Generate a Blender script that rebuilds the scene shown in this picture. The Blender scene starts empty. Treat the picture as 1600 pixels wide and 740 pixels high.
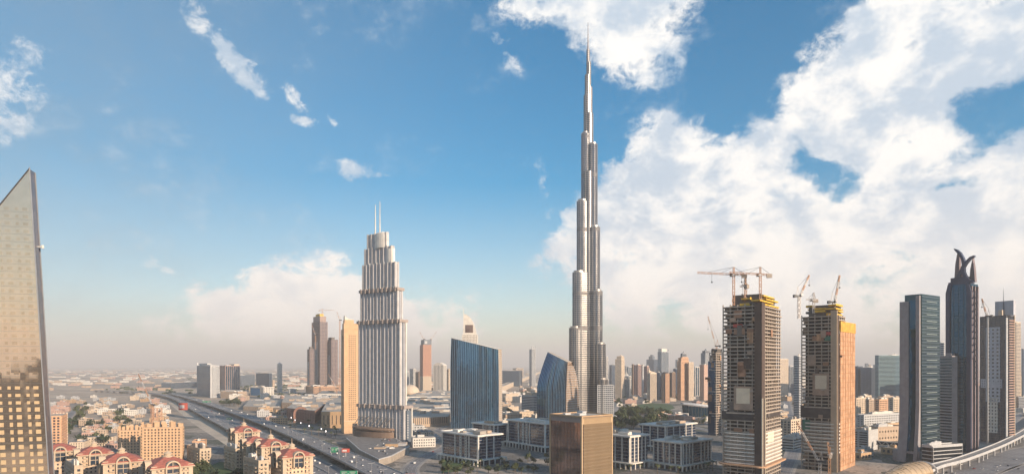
import bpy, math, random
from mathutils import Vector, Matrix
R = math.radians
scene = bpy.context.scene
col = scene.collection

# ------------------------------------------------------------------ camera, sky, sun, exposure
F, H, HZ = 1000.0, 115.0, 570.0          # focal length in photo pixels, camera height (m), horizon row
cam_data = bpy.data.cameras.new("camera")
cam_data.sensor_width = 36.0
cam_data.lens = F / 1600 * 36.0
cam_data.shift_y = (HZ - 370.0) / 1600.0
cam_data.clip_start = 1.0
cam_data.clip_end = 200000.0
cam = bpy.data.objects.new("camera", cam_data)
cam.location = (0, 0, H)
cam.rotation_euler = (R(90), 0, 0)
col.objects.link(cam)
scene.camera = cam

SUN = Vector((0.76, -0.65, 0.0)).normalized()
SUN_EL = R(18)
SUN = Vector((SUN.x * math.cos(SUN_EL), SUN.y * math.cos(SUN_EL), math.sin(SUN_EL)))
sd = bpy.data.lights.new("sun", 'SUN')
sd.energy = 4.6
sd.angle = R(0.5)
sd.color = (1.0, 0.79, 0.58)
so = bpy.data.objects.new("sun", sd)
so.rotation_euler = SUN.to_track_quat('Z', 'Y').to_euler()
col.objects.link(so)

scene.view_settings.view_transform = 'Standard'
scene.view_settings.look = 'None'
scene.view_settings.exposure = 0.8
scene.view_settings.gamma = 1.0
scene.render.engine = 'CYCLES'
scene.cycles.max_bounces = 6
scene.cycles.diffuse_bounces = 3
scene.cycles.glossy_bounces = 3
scene.cycles.transparent_max_bounces = 4
scene.cycles.volume_bounces = 0
scene.cycles.use_denoising = True
scene.cycles.caustics_reflective = False
scene.cycles.caustics_refractive = False

SKY_STRENGTH = 0.1
world = bpy.data.worlds.new("World")
scene.world = world
world.use_nodes = True


def build_sky():
    nt = world.node_tree
    nt.nodes.clear()
    N, L = nt.nodes.new, nt.links.new
    out = N('ShaderNodeOutputWorld')
    bg = N('ShaderNodeBackground')
    bg.inputs[1].default_value = SKY_STRENGTH
    L(bg.outputs[0], out.inputs[0])
    sky = N('ShaderNodeTexSky')
    sky.sky_type = 'NISHITA'
    sky.sun_disc = False
    sky.sun_elevation = SUN_EL
    sky.sun_rotation = math.atan2(SUN.x, SUN.y)
    sky.altitude = 100
    sky.air_density = 1.0
    sky.dust_density = 0.6
    sky.ozone_density = 2.0

    def link(v, sock):
        if isinstance(v, (int, float)):
            sock.default_value = v
        elif isinstance(v, tuple):
            sock.default_value = v
        else:
            L(v, sock)

    def m(op, a, b=0.0, c=0.0, clamp=False):
        n = N('ShaderNodeMath'); n.operation = op; n.use_clamp = clamp
        link(a, n.inputs[0]); link(b, n.inputs[1])
        if len(n.inputs) > 2:
            link(c, n.inputs[2])
        return n.outputs[0]

    def rng(v, a, b, c=0.0, d=1.0, smooth=True):
        n = N('ShaderNodeMapRange')
        n.interpolation_type = 'SMOOTHSTEP' if smooth else 'LINEAR'
        n.clamp = True
        link(v, n.inputs[0])
        for i, x in enumerate((a, b, c, d)):
            link(x, n.inputs[i + 1])
        return n.outputs[0]

    def mix(f, a, b):
        n = N('ShaderNodeMix'); n.data_type = 'RGBA'
        link(f, n.inputs[0]); link(a, n.inputs[6]); link(b, n.inputs[7])
        return n.outputs[2]

    tc = N('ShaderNodeTexCoord')
    sep = N('ShaderNodeSeparateXYZ'); L(tc.outputs['Generated'], sep.inputs[0])
    x, y, z = sep.outputs
    hl = m('SQRT', m('MAXIMUM', m('ADD', m('MULTIPLY', x, x), m('MULTIPLY', y, y)), 1e-4))
    az = m('ARCTAN2', x, y)
    te = m('DIVIDE', z, hl)

    def noise(scale, detail, rough, off=(0, 0, 0), stretch=(1, 1, 1), dist=0.0):
        mp = N('ShaderNodeMapping')
        mp.inputs[1].default_value = off
        mp.inputs[3].default_value = stretch
        L(tc.outputs['Generated'], mp.inputs[0])
        n = N('ShaderNodeTexNoise'); n.noise_dimensions = '3D'
        n.inputs['Scale'].default_value = scale
        n.inputs['Detail'].default_value = detail
        n.inputs['Roughness'].default_value = rough
        n.inputs['Distortion'].default_value = dist
        L(mp.outputs[0], n.inputs['Vector'])
        return n

    warp = noise(9.0, 6, 0.6)
    wsep = N('ShaderNodeSeparateColor'); L(warp.outputs['Color'], wsep.inputs[0])
    azw = m('ADD', az, m('MULTIPLY', m('SUBTRACT', wsep.outputs[0], 0.5), 0.11))
    tew = m('ADD', te, m('MULTIPLY', m('SUBTRACT', wsep.outputs[1], 0.5), 0.09))
    P = N('ShaderNodeCombineXYZ'); L(azw, P.inputs[0]); L(tew, P.inputs[1])

    def blobs(lst, base=None):
        acc = base
        for (px, py, rx, ry, rot, s) in lst:
            a = math.atan((px - 800) / F)
            ca = math.cos(a)
            mp = N('ShaderNodeMapping'); mp.vector_type = 'TEXTURE'
            mp.inputs[1].default_value = (a, (HZ - py) / F * ca, 0)
            mp.inputs[2].default_value = (0, 0, R(-rot))
            mp.inputs[3].default_value = (rx / F * ca * ca, ry / F * ca, 1)
            L(P.outputs[0], mp.inputs[0])
            g = N('ShaderNodeTexGradient'); g.gradient_type = 'SPHERICAL'
            L(mp.outputs[0], g.inputs[0])
            v = m('MULTIPLY', g.outputs['Fac'], s)
            acc = v if acc is None else m('SMOOTH_MAX', acc, v, 0.15)
        return acc

    thick = blobs([
        (900, -20, 160, 110, 0, 1.2), (1000, -10, 150, 110, 0, 1.2), (985, 60, 120, 85, 25, 1.1), (1000, 105, 60, 48, 10, .8), (850, 0, 75, 60, 0, .8),
        (1400, 30, 110, 70, 0, 1.2), (1330, 120, 140, 100, -25, 1.4), (1280, 170, 130, 100, 0, 1.3), (1400, 130, 170, 140, 0, 1.5), (1330, 210, 150, 90, 0, 1.2),
        (1500, 70, 170, 120, 0, 1.4), (1600, 50, 130, 100, 0, 1.3), (1450, 220, 110, 90, 0, 1.1),
        (1045, 240, 100, 80, 0, 1.2), (985, 265, 80, 60, 0, .9), (1120, 260, 130, 90, 0, 1.2), (1190, 230, 90, 90, 0, 1.1), (1080, 340, 220, 150, 0, 1.5),
        (950, 350, 110, 90, 0, 1.0), (905, 335, 55, 45, 0, .7), (900, 390, 55, 50, 0, .7), (1000, 440, 150, 110, 0, 1.0), (1250, 380, 280, 150, 0, 1.5),
        (1430, 350, 240, 150, 0, 1.5), (1590, 310, 170, 140, 0, 1.5), (1250, 480, 420, 130, 0, 1.2), (1560, 460, 300, 170, 0, 1.4), (1240, 290, 110, 60, 0, .9),
        (430, 455, 90, 62, 0, 1.1), (360, 470, 110, 65, 0, 1.1), (300, 455, 50, 35, 0, .7), (500, 470, 110, 80, 0, 1.0), (450, 515, 260, 70, 0, 1.1),
        (540, 440, 85, 42, 15, .8), (640, 505, 150, 80, 0, .9),
        (2400, 200, 400, 200, 0, 1.0), (-1200, 300, 500, 200, 0, .9),  # clouds added out of view to vary the reflections
    ])
    thin = blobs([
        (345, 65, 95, 32, 52, .85), (395, 112, 65, 32, 38, .85), (455, 142, 42, 14, 60, .6),
        (473, 186, 26, 16, 20, .65), (515, 186, 32, 10, 55, .5), (552, 266, 40, 26, 20, .6),
        (238, 405, 34, 15, 20, .6), (218, 452, 28, 13, 0, .7), (275, 420, 36, 10, 25, .45),
        (5, 120, 95, 110, 0, .95), (-10, 60, 60, 70, 0, .7), (805, 95, 20, 50, 0, .5),
        (790, 60, 24, 14, 0, .55), (850, 275, 26, 38, 0, .5), (600, 285, 40, 10, 10, .35),
        (865, 425, 50, 40, 0, .5), (960, 500, 60, 50, 0, .4),
    ])
    holes = blobs([(1290, 265, 95, 42, 5, 1.6), (1560, 165, 100, 58, 0, 1.45), (1480, 285, 90, 24, 0, 1.2), (1230, 245, 60, 30, 30, 1.0), (1160, 120, 110, 90, 0, .8)])

    fb = noise(8.0, 12, 0.62, (3.1, 1.2, 0.4), (1, 1, 1.4), 0.15).outputs['Fac']
    fine = noise(30.0, 9, 0.68, (1, 2, 3), (1, 1, 1.3), 0.3).outputs['Fac']
    n1 = m('SUBTRACT', fb, 0.5)
    n2 = m('SUBTRACT', fine, 0.5)
    nn = m('ADD', m('MULTIPLY', n1, 2.3), m('MULTIPLY', n2, 1.7))
    hole = m('MULTIPLY', holes, m('MULTIPLY', m('SUBTRACT', fine, 0.30, 0.0, True), 3.2))
    d = m('SUBTRACT', thick, hole)
    d = m('ADD', d, m('MULTIPLY', nn, m('MULTIPLY', thick, 3.5, clamp=True)))
    core = rng(d, 0.10, 0.62)
    dt = m('ADD', thin, m('MULTIPLY', m('MULTIPLY', nn, 1.3), m('MULTIPLY', thin, 4.0, clamp=True)))
    wisp = m('MULTIPLY', rng(dt, 0.18, 0.85), 0.8)
    mask = m('MAXIMUM', core, wisp)
    # only above the horizon
    mask = m('MULTIPLY', mask, rng(te, -0.005, 0.03))
    # relief of the cloud body: billows catch the sun, hollows go grey blue
    relief = noise(11.0, 9, 0.62, (3.13, 1.17, 0.36), (1, 1, 1.5), 0.2).outputs['Fac']
    slope = m('ADD', m('MULTIPLY', m('SUBTRACT', relief, fb), 3.0), m('MULTIPLY', n1, 1.1))
    shade = rng(m('ADD', slope, m('MULTIPLY', n2, .5)), -0.42, 0.30)
    k = 0.74 / SKY_STRENGTH
    ccol = mix(shade, (0.46 * k, 0.55 * k, 0.65 * k, 1), (0.88 * k, 0.86 * k, 0.83 * k, 1))
    # clouds low over the horizon are seen through more air: paler, warmer, less contrast
    low = m('SUBTRACT', 1.0, rng(te, 0.02, 0.26))
    ccol = mix(m('MULTIPLY', low, 0.75), ccol, (0.95 * k, 0.87 * k, 0.80 * k, 1))
    # clear sky: saturated towards the zenith
    hs = N('ShaderNodeHueSaturation'); L(sky.outputs[0], hs.inputs['Color'])
    L(rng(te, 0.0, 0.45, 1.1, 1.9), hs.inputs['Saturation'])
    hs.inputs['Hue'].default_value = .488
    hs.inputs['Value'].default_value = .95
    # a thin high veil greys the air over the desert side
    veil = m('MULTIPLY', rng(az, 0.15, -0.75), m('ADD', 0.55, m('MULTIPLY', n1, .5)))
    clear = mix(veil, hs.outputs[0], (0.21 * k, 0.29 * k, 0.36 * k, 1))
    final = mix(mask, clear, ccol)
    L(final, bg.inputs[0])


build_sky()
world.cycles.sampling_method = 'MANUAL'
world.cycles.sample_map_resolution = 512


# ------------------------------------------------------------------ where things stand
def X(px, Y): return (px - 800.0) / F * Y
def Z(py, Y): return H - (py - HZ) / F * Y
def gp(px, py, z=0.0):
    Y = F * (H - z) / (py - HZ)
    return Vector((X(px, Y), Y, z))
def depth(row): return F * H / (row - HZ)


# ------------------------------------------------------------------ mesh collecting
class MB:
    def __init__(self):
        self.v, self.f, self.mi = [], [], []

    def face(self, pts, mi=0):
        n = len(self.v)
        self.v.extend([tuple(p) for p in pts])
        self.f.append(tuple(range(n, n + len(pts))))
        self.mi.append(mi)

    def add(self, verts, faces, mi=0):
        n = len(self.v)
        self.v.extend([tuple(p) for p in verts])
        for f in faces:
            self.f.append(tuple(i + n for i in f)); self.mi.append(mi)

    def box(self, x0, y0, z0, x1, y1, z1, mi=0):
        self.add([(x0, y0, z0), (x1, y0, z0), (x1, y1, z0), (x0, y1, z0),
                  (x0, y0, z1), (x1, y0, z1), (x1, y1, z1), (x0, y1, z1)],
                 [(3, 2, 1, 0), (4, 5, 6, 7), (0, 1, 5, 4), (1, 2, 6, 5), (2, 3, 7, 6), (3, 0, 4, 7)], mi)

    def loft(self, rings, mi=0, cap=True, closed=True):
        n = len(rings[0]); base = len(self.v)
        for r in rings:
            self.v.extend([tuple(p) for p in r])
        for k in range(len(rings) - 1):
            for i in range(n if closed else n - 1):
                j = (i + 1) % n
                a = base + k * n
                self.f.append((a + i, a + j, a + n + j, a + n + i)); self.mi.append(mi)
        if cap:
            self.f.append(tuple(base + i for i in reversed(range(n)))); self.mi.append(mi)
            t = base + (len(rings) - 1) * n
            self.f.append(tuple(t + i for i in range(n))); self.mi.append(mi)

    def prism(self, poly, z0, z1, mi=0):
        self.loft([[(p[0], p[1], z0) for p in poly], [(p[0], p[1], z1) for p in poly]], mi)

    def bar(self, p, q, w, mi=0, w2=None):
        p, q = Vector(p), Vector(q)
        d = (q - p)
        if d.length < 1e-6: return
        d.normalize()
        up = Vector((0, 0, 1)) if abs(d.z) < 0.95 else Vector((1, 0, 0))
        a = d.cross(up).normalized(); b = d.cross(a)
        h = w / 2; h2 = (w2 or w) / 2
        self.loft([[p + a * h + b * h, p - a * h + b * h, p - a * h - b * h, p + a * h - b * h],
                   [q + a * h2 + b * h2, q - a * h2 + b * h2, q - a * h2 - b * h2, q + a * h2 - b * h2]], mi)

    def tube(self, pts, r, n=8, mi=0, radii=None):
        rings = []
        for i, p in enumerate(pts):
            p = Vector(p)
            a = Vector(pts[max(i - 1, 0)]); b = Vector(pts[min(i + 1, len(pts) - 1)])
            d = (b - a).normalized()
            up = Vector((0, 0, 1)) if abs(d.z) < 0.9 else Vector((1, 0, 0))
            s = d.cross(up).normalized(); t = d.cross(s)
            rr = radii[i] if radii else r
            rings.append([p + s * math.cos(6.28318 * k / n) * rr + t * math.sin(6.28318 * k / n) * rr for k in range(n)])
        self.loft(rings, mi)

    def lattice(self, p, q, w, seg, t):
        """a four chord lattice boom from p to q"""
        p, q = Vector(p), Vector(q)
        d = (q - p).normalized()
        up = Vector((0, 0, 1)) if abs(d.z) < 0.9 else Vector((1, 0, 0))
        a = d.cross(up).normalized() * w / 2; b = d.cross(a).normalized() * w / 2
        cs = [a + b, -a + b, -a - b, a - b]
        for c in cs:
            self.bar(p + c, q + c, t)
        for i in range(seg):
            s0 = p.lerp(q, i / seg); s1 = p.lerp(q, (i + 1) / seg)
            for k in range(4):
                c0, c1 = cs[k], cs[(k + 1) % 4]
                if i % 2: c0, c1 = c1, c0
                self.bar(s0 + c0, s1 + c1, t * .8)

    def mesh(self, name, mats):
        me = bpy.data.meshes.new(name)
        me.from_pydata(self.v, [], self.f)
        for m in (mats if isinstance(mats, (list, tuple)) else [mats]):
            me.materials.append(m)
        if any(self.mi):
            me.polygons.foreach_set('material_index', self.mi)
        me.update()
        return me

    def build(self, name, mats, parent=None, loc=None, smooth=False):
        me = self.mesh(name, mats)
        if smooth:
            me.polygons.foreach_set('use_smooth', [True] * len(me.polygons))
        return link_obj(name, me, parent, loc)


def link_obj(name, me, parent=None, loc=None, rotz=0.0):
    o = bpy.data.objects.new(name, me)
    col.objects.link(o)
    if parent is not None: o.parent = parent
    if loc is not None: o.location = loc
    if rotz: o.rotation_euler = (0, 0, rotz)
    return o


def tag(o, label=None, cat=None, group=None, kind=None):
    if label: o['label'] = label
    if cat: o['category'] = cat
    if group: o['group'] = group
    if kind: o['kind'] = kind
    return o


def thing(name, label, cat, loc=(0, 0, 0), rz=0.0, group=None):
    o = bpy.data.objects.new(name, None)
    o.empty_display_size = 1
    col.objects.link(o)
    o.location = loc
    o.rotation_euler = (0, 0, rz)
    return tag(o, label, cat, group)


def copy_tree(o, parent=None, label=None, loc=None, rz=None):
    c = o.copy(); col.objects.link(c); c.parent = parent
    if label: c['label'] = label
    if loc is not None: c.location = loc
    if rz is not None: c.rotation_euler = (0, 0, rz)
    for ch in [k for k in KIDS(o)]:
        copy_tree(ch, c)
    return c


def KIDS(o):
    return list(o.children)


def struct(o): o['kind'] = 'structure'; return o


def offset(poly, e):
    n = len(poly); out = []
    for i in range(n):
        p0, p1, p2 = Vector(poly[i - 1][:2]), Vector(poly[i][:2]), Vector(poly[(i + 1) % n][:2])
        d0 = (p1 - p0).normalized(); d1 = (p2 - p1).normalized()
        n0 = Vector((d0.y, -d0.x)); n1 = Vector((d1.y, -d1.x))
        b = (n0 + n1); k = max(1 + n0.dot(n1), .3)
        q = p1 + b * (e / k)
        out.append((q.x, q.y))
    return out


def parts(root, name, boxes, m, limit=100):
    """box shaped repeated parts; past the limit the rest goes into ONE stuff part"""
    cache = {}
    for (x0, y0, z0, x1, y1, z1) in boxes[:limit]:
        key = (round(x1 - x0, 3), round(y1 - y0, 3), round(z1 - z0, 3))
        if key not in cache:
            b = MB(); b.box(0, 0, 0, *key); cache[key] = b.mesh(name, m)
        link_obj(name, cache[key], root, (x0, y0, z0))
    if len(boxes) > limit:
        b = MB()
        for q in boxes[limit:]: b.box(*q)
        o = b.build(name, m, root); o['kind'] = 'stuff'


# ------------------------------------------------------------------ facades: one connected skin with recessed openings
def grid_face(mb, O, U, N, xs, zs, isw, inset, wmi=1, f=0):
    """O start point (Vector), U direction along the wall, N outward normal, breakpoints xs, zs"""
    idx = {}
    def vid(i, j, dd):
        k = (i, j, dd)
        if k not in idx:
            p = O + U * xs[i] - N * (inset if dd else 0)
            idx[k] = len(mb.v); mb.v.append((p.x, p.y, zs[j]))
        return idx[k]
    nx, nz = len(xs) - 1, len(zs) - 1
    W = [[bool(isw(i, j)) for j in range(nz)] for i in range(nx)]
    for i in range(nx):
        for j in range(nz):
            d = W[i][j]
            mb.f.append((vid(i, j, d), vid(i + 1, j, d), vid(i + 1, j + 1, d), vid(i, j + 1, d)))
            mb.mi.append(W[i][j] and (wmi(i, j) if callable(wmi) else wmi) or f)
            if d:
                for (a, b, ok) in (((i, j), (i, j + 1), i > 0 and W[i - 1][j]), ((i + 1, j), (i + 1, j + 1), i < nx - 1 and W[i + 1][j]),
                                   ((i, j), (i + 1, j), j > 0 and W[i][j - 1]), ((i, j + 1), (i + 1, j + 1), j < nz - 1 and W[i][j + 1])):
                    if not ok:
                        mb.f.append((vid(*a, True), vid(*b, True), vid(*b, False), vid(*a, False))); mb.mi.append(f)


def breaks(length, bay, ratio, margin):
    """breakpoints and openness: margin, then bays with opening ratio"""
    inner = max(length - 2 * margin, bay * .5)
    n = max(1, round(inner / bay)); b = inner / n
    xs, op = [0.0], []
    m = (length - inner) / 2
    if m > 1e-3: xs.append(m); op.append(False)
    for i in range(n):
        s = m + i * b
        if ratio >= .999:
            xs.append(s + b); op.append(True)
        else:
            g = b * (1 - ratio) / 2
            xs += [s + g, s + b - g, s + b]; op += [False, True, False]
    if m > 1e-3: xs.append(length); op.append(False)
    # merge closed neighbours
    X2, O2 = [xs[0]], []
    for k, o in enumerate(op):
        if O2 and not o and not O2[-1]:
            X2[-1] = xs[k + 1]
        else:
            X2.append(xs[k + 1]); O2.append(o)
    return X2, O2


def skin(mb, poly, z0, z1, bay=4.0, fh=3.6, wr=.6, hr=.5, margin=1.0, inset=.5, zm=(0.6, 1.2), glass=1, wall=0, edges=None, roof=2, mod=None):
    n = len(poly)
    zs, zo = breaks(z1 - z0 - zm[0] - zm[1], fh, hr, 0)
    zs = [z0 + zm[0] + z for z in zs]
    if zm[0] > 0: zs = [z0] + zs; zo = [False] + zo
    if zm[1] > 0: zs = zs + [z1]; zo = zo + [False]
    for e in range(n):
        p, q = Vector((*poly[e][:2], 0)), Vector((*poly[(e + 1) % n][:2], 0))
        U = (q - p); ln = U.length; U.normalize()
        N = Vector((U.y, -U.x, 0))
        b, r = bay, wr
        if edges and e in edges:
            if edges[e] is None:
                mb.face([(p.x, p.y, z0), (q.x, q.y, z0), (q.x, q.y, z1), (p.x, p.y, z1)], wall); continue
            b, r = edges[e]
        xs, xo = breaks(ln, b, r, margin)
        fn = (lambda i, j: xo[i] and zo[j]) if mod is None else (lambda i, j, e=e: xo[i] and zo[j] and mod(e, i, j))
        grid_face(mb, p, U, N, xs, zs, fn, inset, glass, wall)
    mb.face([(p[0], p[1], z1) for p in poly], roof)


def rect(w, d, x0=0.0, y0=0.0):
    return [(x0, y0), (x0 + w, y0), (x0 + w, y0 + d), (x0, y0 + d)]


def corner(L, C, Rr, Y, theta, w=None, d=None):
    """front corner at pixel column C and depth Y; right face runs at angle theta to column Rr, left face to column L"""
    t = R(theta)
    c = Vector((X(C, Y), Y, 0))
    def run(px, dx, dy):
        k = (px - 800.0) / F
        return (k * c.y - c.x) / (dx - k * dy)
    if w is None: w = run(Rr, math.cos(t), math.sin(t))
    if d is None: d = run(L, -math.sin(t), math.cos(t))
    return c, w, d, t


FOOT = []           # (x, y, radius) of everything placed, for the scatter
def claim(c, w, d, t, pad=4):
    nx, ny = max(1, int(w / 18)), max(1, int(d / 18))
    for i in range(nx + 1):
        for j in range(ny + 1):
            x, y = w * i / nx, d * j / ny
            FOOT.append((c.x + x * math.cos(t) - y * math.sin(t), c.y + x * math.sin(t) + y * math.cos(t), 9 + pad))

# ------------------------------------------------------------------ materials
MATS = {}
def mat(name, c, rough=.8, metal=0.0, ior=1.5, var=.12, vscale=.15, bump=0.0, bscale=2.0, cells=None, emit=None, coat=0.0, dirt=0.0):
    """c base colour; var: soft patchy variation; cells=(sx, sz, amount, colour): panes or panels that differ one by one; dirt: rain streaks"""
    if name in MATS: return MATS[name]
    m = bpy.data.materials.new(name); m.use_nodes = True
    nt = m.node_tree; N, L = nt.nodes.new, nt.links.new
    p = nt.nodes['Principled BSDF']
    p.inputs['Roughness'].default_value = rough
    p.inputs['Metallic'].default_value = metal
    p.inputs['IOR'].default_value = ior
    if coat: p.inputs['Coat Weight'].default_value = coat
    tc = N('ShaderNodeTexCoord')
    cur = None
    def mixc(f, a, b, mode='MIX'):
        n = N('ShaderNodeMix'); n.data_type = 'RGBA'; n.blend_type = mode
        for s, v in ((0, f), (6, a), (7, b)):
            if isinstance(v, (int, float)): n.inputs[s].default_value = v
            elif isinstance(v, tuple): n.inputs[s].default_value = (*v[:3], 1)
            else: L(v, n.inputs[s])
        return n.outputs[2]
    cur = tuple(c)
    if var:
        no = N('ShaderNodeTexNoise'); no.inputs['Scale'].default_value = vscale; no.inputs['Detail'].default_value = 5
        L(tc.outputs['Object'], no.inputs['Vector'])
        r = N('ShaderNodeMapRange'); L(no.outputs['Fac'], r.inputs[0])
        r.inputs[1].default_value = .3; r.inputs[2].default_value = .7
        cur = mixc(r.outputs[0], tuple(x * (1 - var) for x in c), tuple(min(1, x * (1 + var)) for x in c))
    if dirt:
        mp = N('ShaderNodeMapping'); mp.inputs[3].default_value = (.5, .5, .03); L(tc.outputs['Object'], mp.inputs[0])
        no = N('ShaderNodeTexNoise'); no.inputs['Scale'].default_value = 1.0; no.inputs['Detail'].default_value = 6; no.inputs['Roughness'].default_value = .7
        L(mp.outputs[0], no.inputs['Vector'])
        r = N('ShaderNodeMapRange'); L(no.outputs['Fac'], r.inputs[0])
        r.inputs[1].default_value = .45; r.inputs[2].default_value = .75; r.inputs[4].default_value = dirt
        cur = mixc(r.outputs[0], cur, tuple(x * .45 for x in c))
    if cells:
        sx, sz, amt, cc = cells
        sp = N('ShaderNodeSeparateXYZ'); L(tc.outputs['Object'], sp.inputs[0])
        def mm(op, a, b=0.0):
            n = N('ShaderNodeMath'); n.operation = op
            for k, v in ((0, a), (1, b)):
                if isinstance(v, (int, float)): n.inputs[k].default_value = v
                else: L(v, n.inputs[k])
            return n.outputs[0]
        s = mm('FLOOR', mm('DIVIDE', mm('ADD', sp.outputs[0], mm('MULTIPLY', sp.outputs[1], 1.07)), sx))
        zz = mm('FLOOR', mm('DIVIDE', sp.outputs[2], sz))
        cb = N('ShaderNodeCombineXYZ'); L(s, cb.inputs[0]); L(zz, cb.inputs[1])
        w = N('ShaderNodeTexWhiteNoise'); w.noise_dimensions = '2D'; L(cb.outputs[0], w.inputs['Vector'])
        pw = mm('POWER', w.outputs['Value'], 3.0)
        cur = mixc(mm('MULTIPLY', pw, amt), cur, tuple(cc))
        # every pane sits a hair out of true
        if rough < .3:
            geo = N('ShaderNodeNewGeometry')
            sub = N('ShaderNodeVectorMath'); sub.operation = 'SUBTRACT'; L(w.outputs['Color'], sub.inputs[0]); sub.inputs[1].default_value = (.5, .5, .5)
            sc = N('ShaderNodeVectorMath'); sc.operation = 'SCALE'; L(sub.outputs[0], sc.inputs[0]); sc.inputs['Scale'].default_value = .012
            ad = N('ShaderNodeVectorMath'); ad.operation = 'ADD'; L(geo.outputs['Normal'], ad.inputs[0]); L(sc.outputs[0], ad.inputs[1])
            nm = N('ShaderNodeVectorMath'); nm.operation = 'NORMALIZE'; L(ad.outputs[0], nm.inputs[0])
            L(nm.outputs[0], p.inputs['Normal'])
    if isinstance(cur, tuple): p.inputs['Base Color'].default_value = (*cur, 1)
    else: L(cur, p.inputs['Base Color'])
    if bump:
        no = N('ShaderNodeTexNoise'); no.inputs['Scale'].default_value = bscale; no.inputs['Detail'].default_value = 4
        L(tc.outputs['Object'], no.inputs['Vector'])
        b = N('ShaderNodeBump'); b.inputs['Strength'].default_value = bump; L(no.outputs['Fac'], b.inputs['Height'])
        L(b.outputs[0], p.inputs['Normal'])
    if emit:
        p.inputs['Emission Color'].default_value = (*emit[:3], 1); p.inputs['Emission Strength'].default_value = emit[3]
    MATS[name] = m
    return m


CONC = mat('raw concrete', (.43, .36, .30), dirt=.5, var=.2)
CONCD = mat('dark concrete', (.13, .115, .105), dirt=.4, var=.2)
CREAM = mat('cream stone', (.62, .50, .38), dirt=.25)
PEACH = mat('peach render', (.60, .36, .22), dirt=.25)
SAND = mat('sandstone', (.46, .35, .26), dirt=.3)
TAN = mat('tan cladding', (.50, .33, .19), rough=.55, dirt=.25)
WHITE = mat('white paint', (.66, .62, .56), dirt=.3)
PALE = mat('pale grey cladding', (.48, .48, .48), rough=.6, dirt=.3)
GREY = mat('grey cladding', (.26, .27, .29), rough=.55, dirt=.3)
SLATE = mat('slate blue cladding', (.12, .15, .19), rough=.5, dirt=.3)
PINK = mat('pinkish render', (.48, .31, .25), dirt=.3)
BROWN = mat('brown cladding', (.22, .15, .11), dirt=.3)
ROOF = mat('roof gravel', (.40, .36, .31), var=.25, vscale=.12, dirt=.2)
ROOFD = mat('dark roof felt', (.20, .19, .185), var=.25, vscale=.12)
TILE = mat('red roof tiles', (.36, .12, .09), rough=.7, var=.3, vscale=.4, bump=.4, bscale=3)
STEEL = mat('galvanised steel', (.45, .45, .45), rough=.45, metal=.6)
DARKM = mat('dark metal', (.06, .065, .075), rough=.5, metal=.3)
YEL = mat('yellow formwork', (.72, .44, .05), rough=.6, var=.3, vscale=.3)
ORNET = mat('orange debris netting', (.50, .29, .17), rough=.9, var=.3, vscale=.12, dirt=.6)
REDP = mat('red crane paint', (.52, .30, .19), rough=.5)
WHP = mat('white crane paint', (.62, .58, .55), rough=.5)
ASPH = mat('asphalt', (.20, .195, .20), var=.3, vscale=.03, rough=.85)
PAVE = mat('pale paving', (.33, .30, .27), var=.25, vscale=.03)
PAINT = mat('road paint', (.45, .45, .44), rough=.6)
FOL = mat('foliage', (.055, .075, .03), rough=.8, var=.5, vscale=.25)
FOL2 = mat('light foliage', (.075, .095, .035), rough=.8, var=.5, vscale=.25)
BARK = mat('bark', (.12, .085, .055))
GRASS = mat('lawn grass', (.05, .095, .03), var=.3, vscale=.02, rough=.95)
SIGNG = mat('green sign', (.01, .22, .11), rough=.4, var=0)
BLUEG = mat('blue glass', (.07, .15, .24), rough=.07, metal=.75, var=.2, vscale=.03, cells=(3.0, 3.6, .35, (.16, .17, .17)))
TEALG = mat('teal glass', (.01, .07, .14), rough=.06, metal=.8, var=.2, vscale=.03, cells=(3.0, 3.6, .3, (.05, .13, .15)))
GREENG = mat('green glass', (.01, .05, .08), rough=.08, metal=.7, var=.2, vscale=.03, cells=(3.0, 3.7, .3, (.13, .19, .16)))
DARKG = mat('dark window glass', (.02, .035, .06), rough=.08, ior=1.9, var=.2, vscale=.05, cells=(2.0, 3.3, .55, (.20, .17, .13)))
NAVYG = mat('navy window glass', (.03, .08, .16), rough=.07, metal=.65, var=.2, vscale=.05, cells=(2.0, 3.6, .35, (.10, .11, .13)))
BRONG = mat('bronze glass', (.30, .21, .19), rough=.06, metal=.7, var=.4, vscale=.05, cells=(2.0, 3.6, .6, (.30, .17, .11)))
VOID = mat('shade dark inner wall', (.045, .035, .032), rough=.9, var=.3, vscale=.3)  # shade of open floors and slots put into the near-black colour

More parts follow.
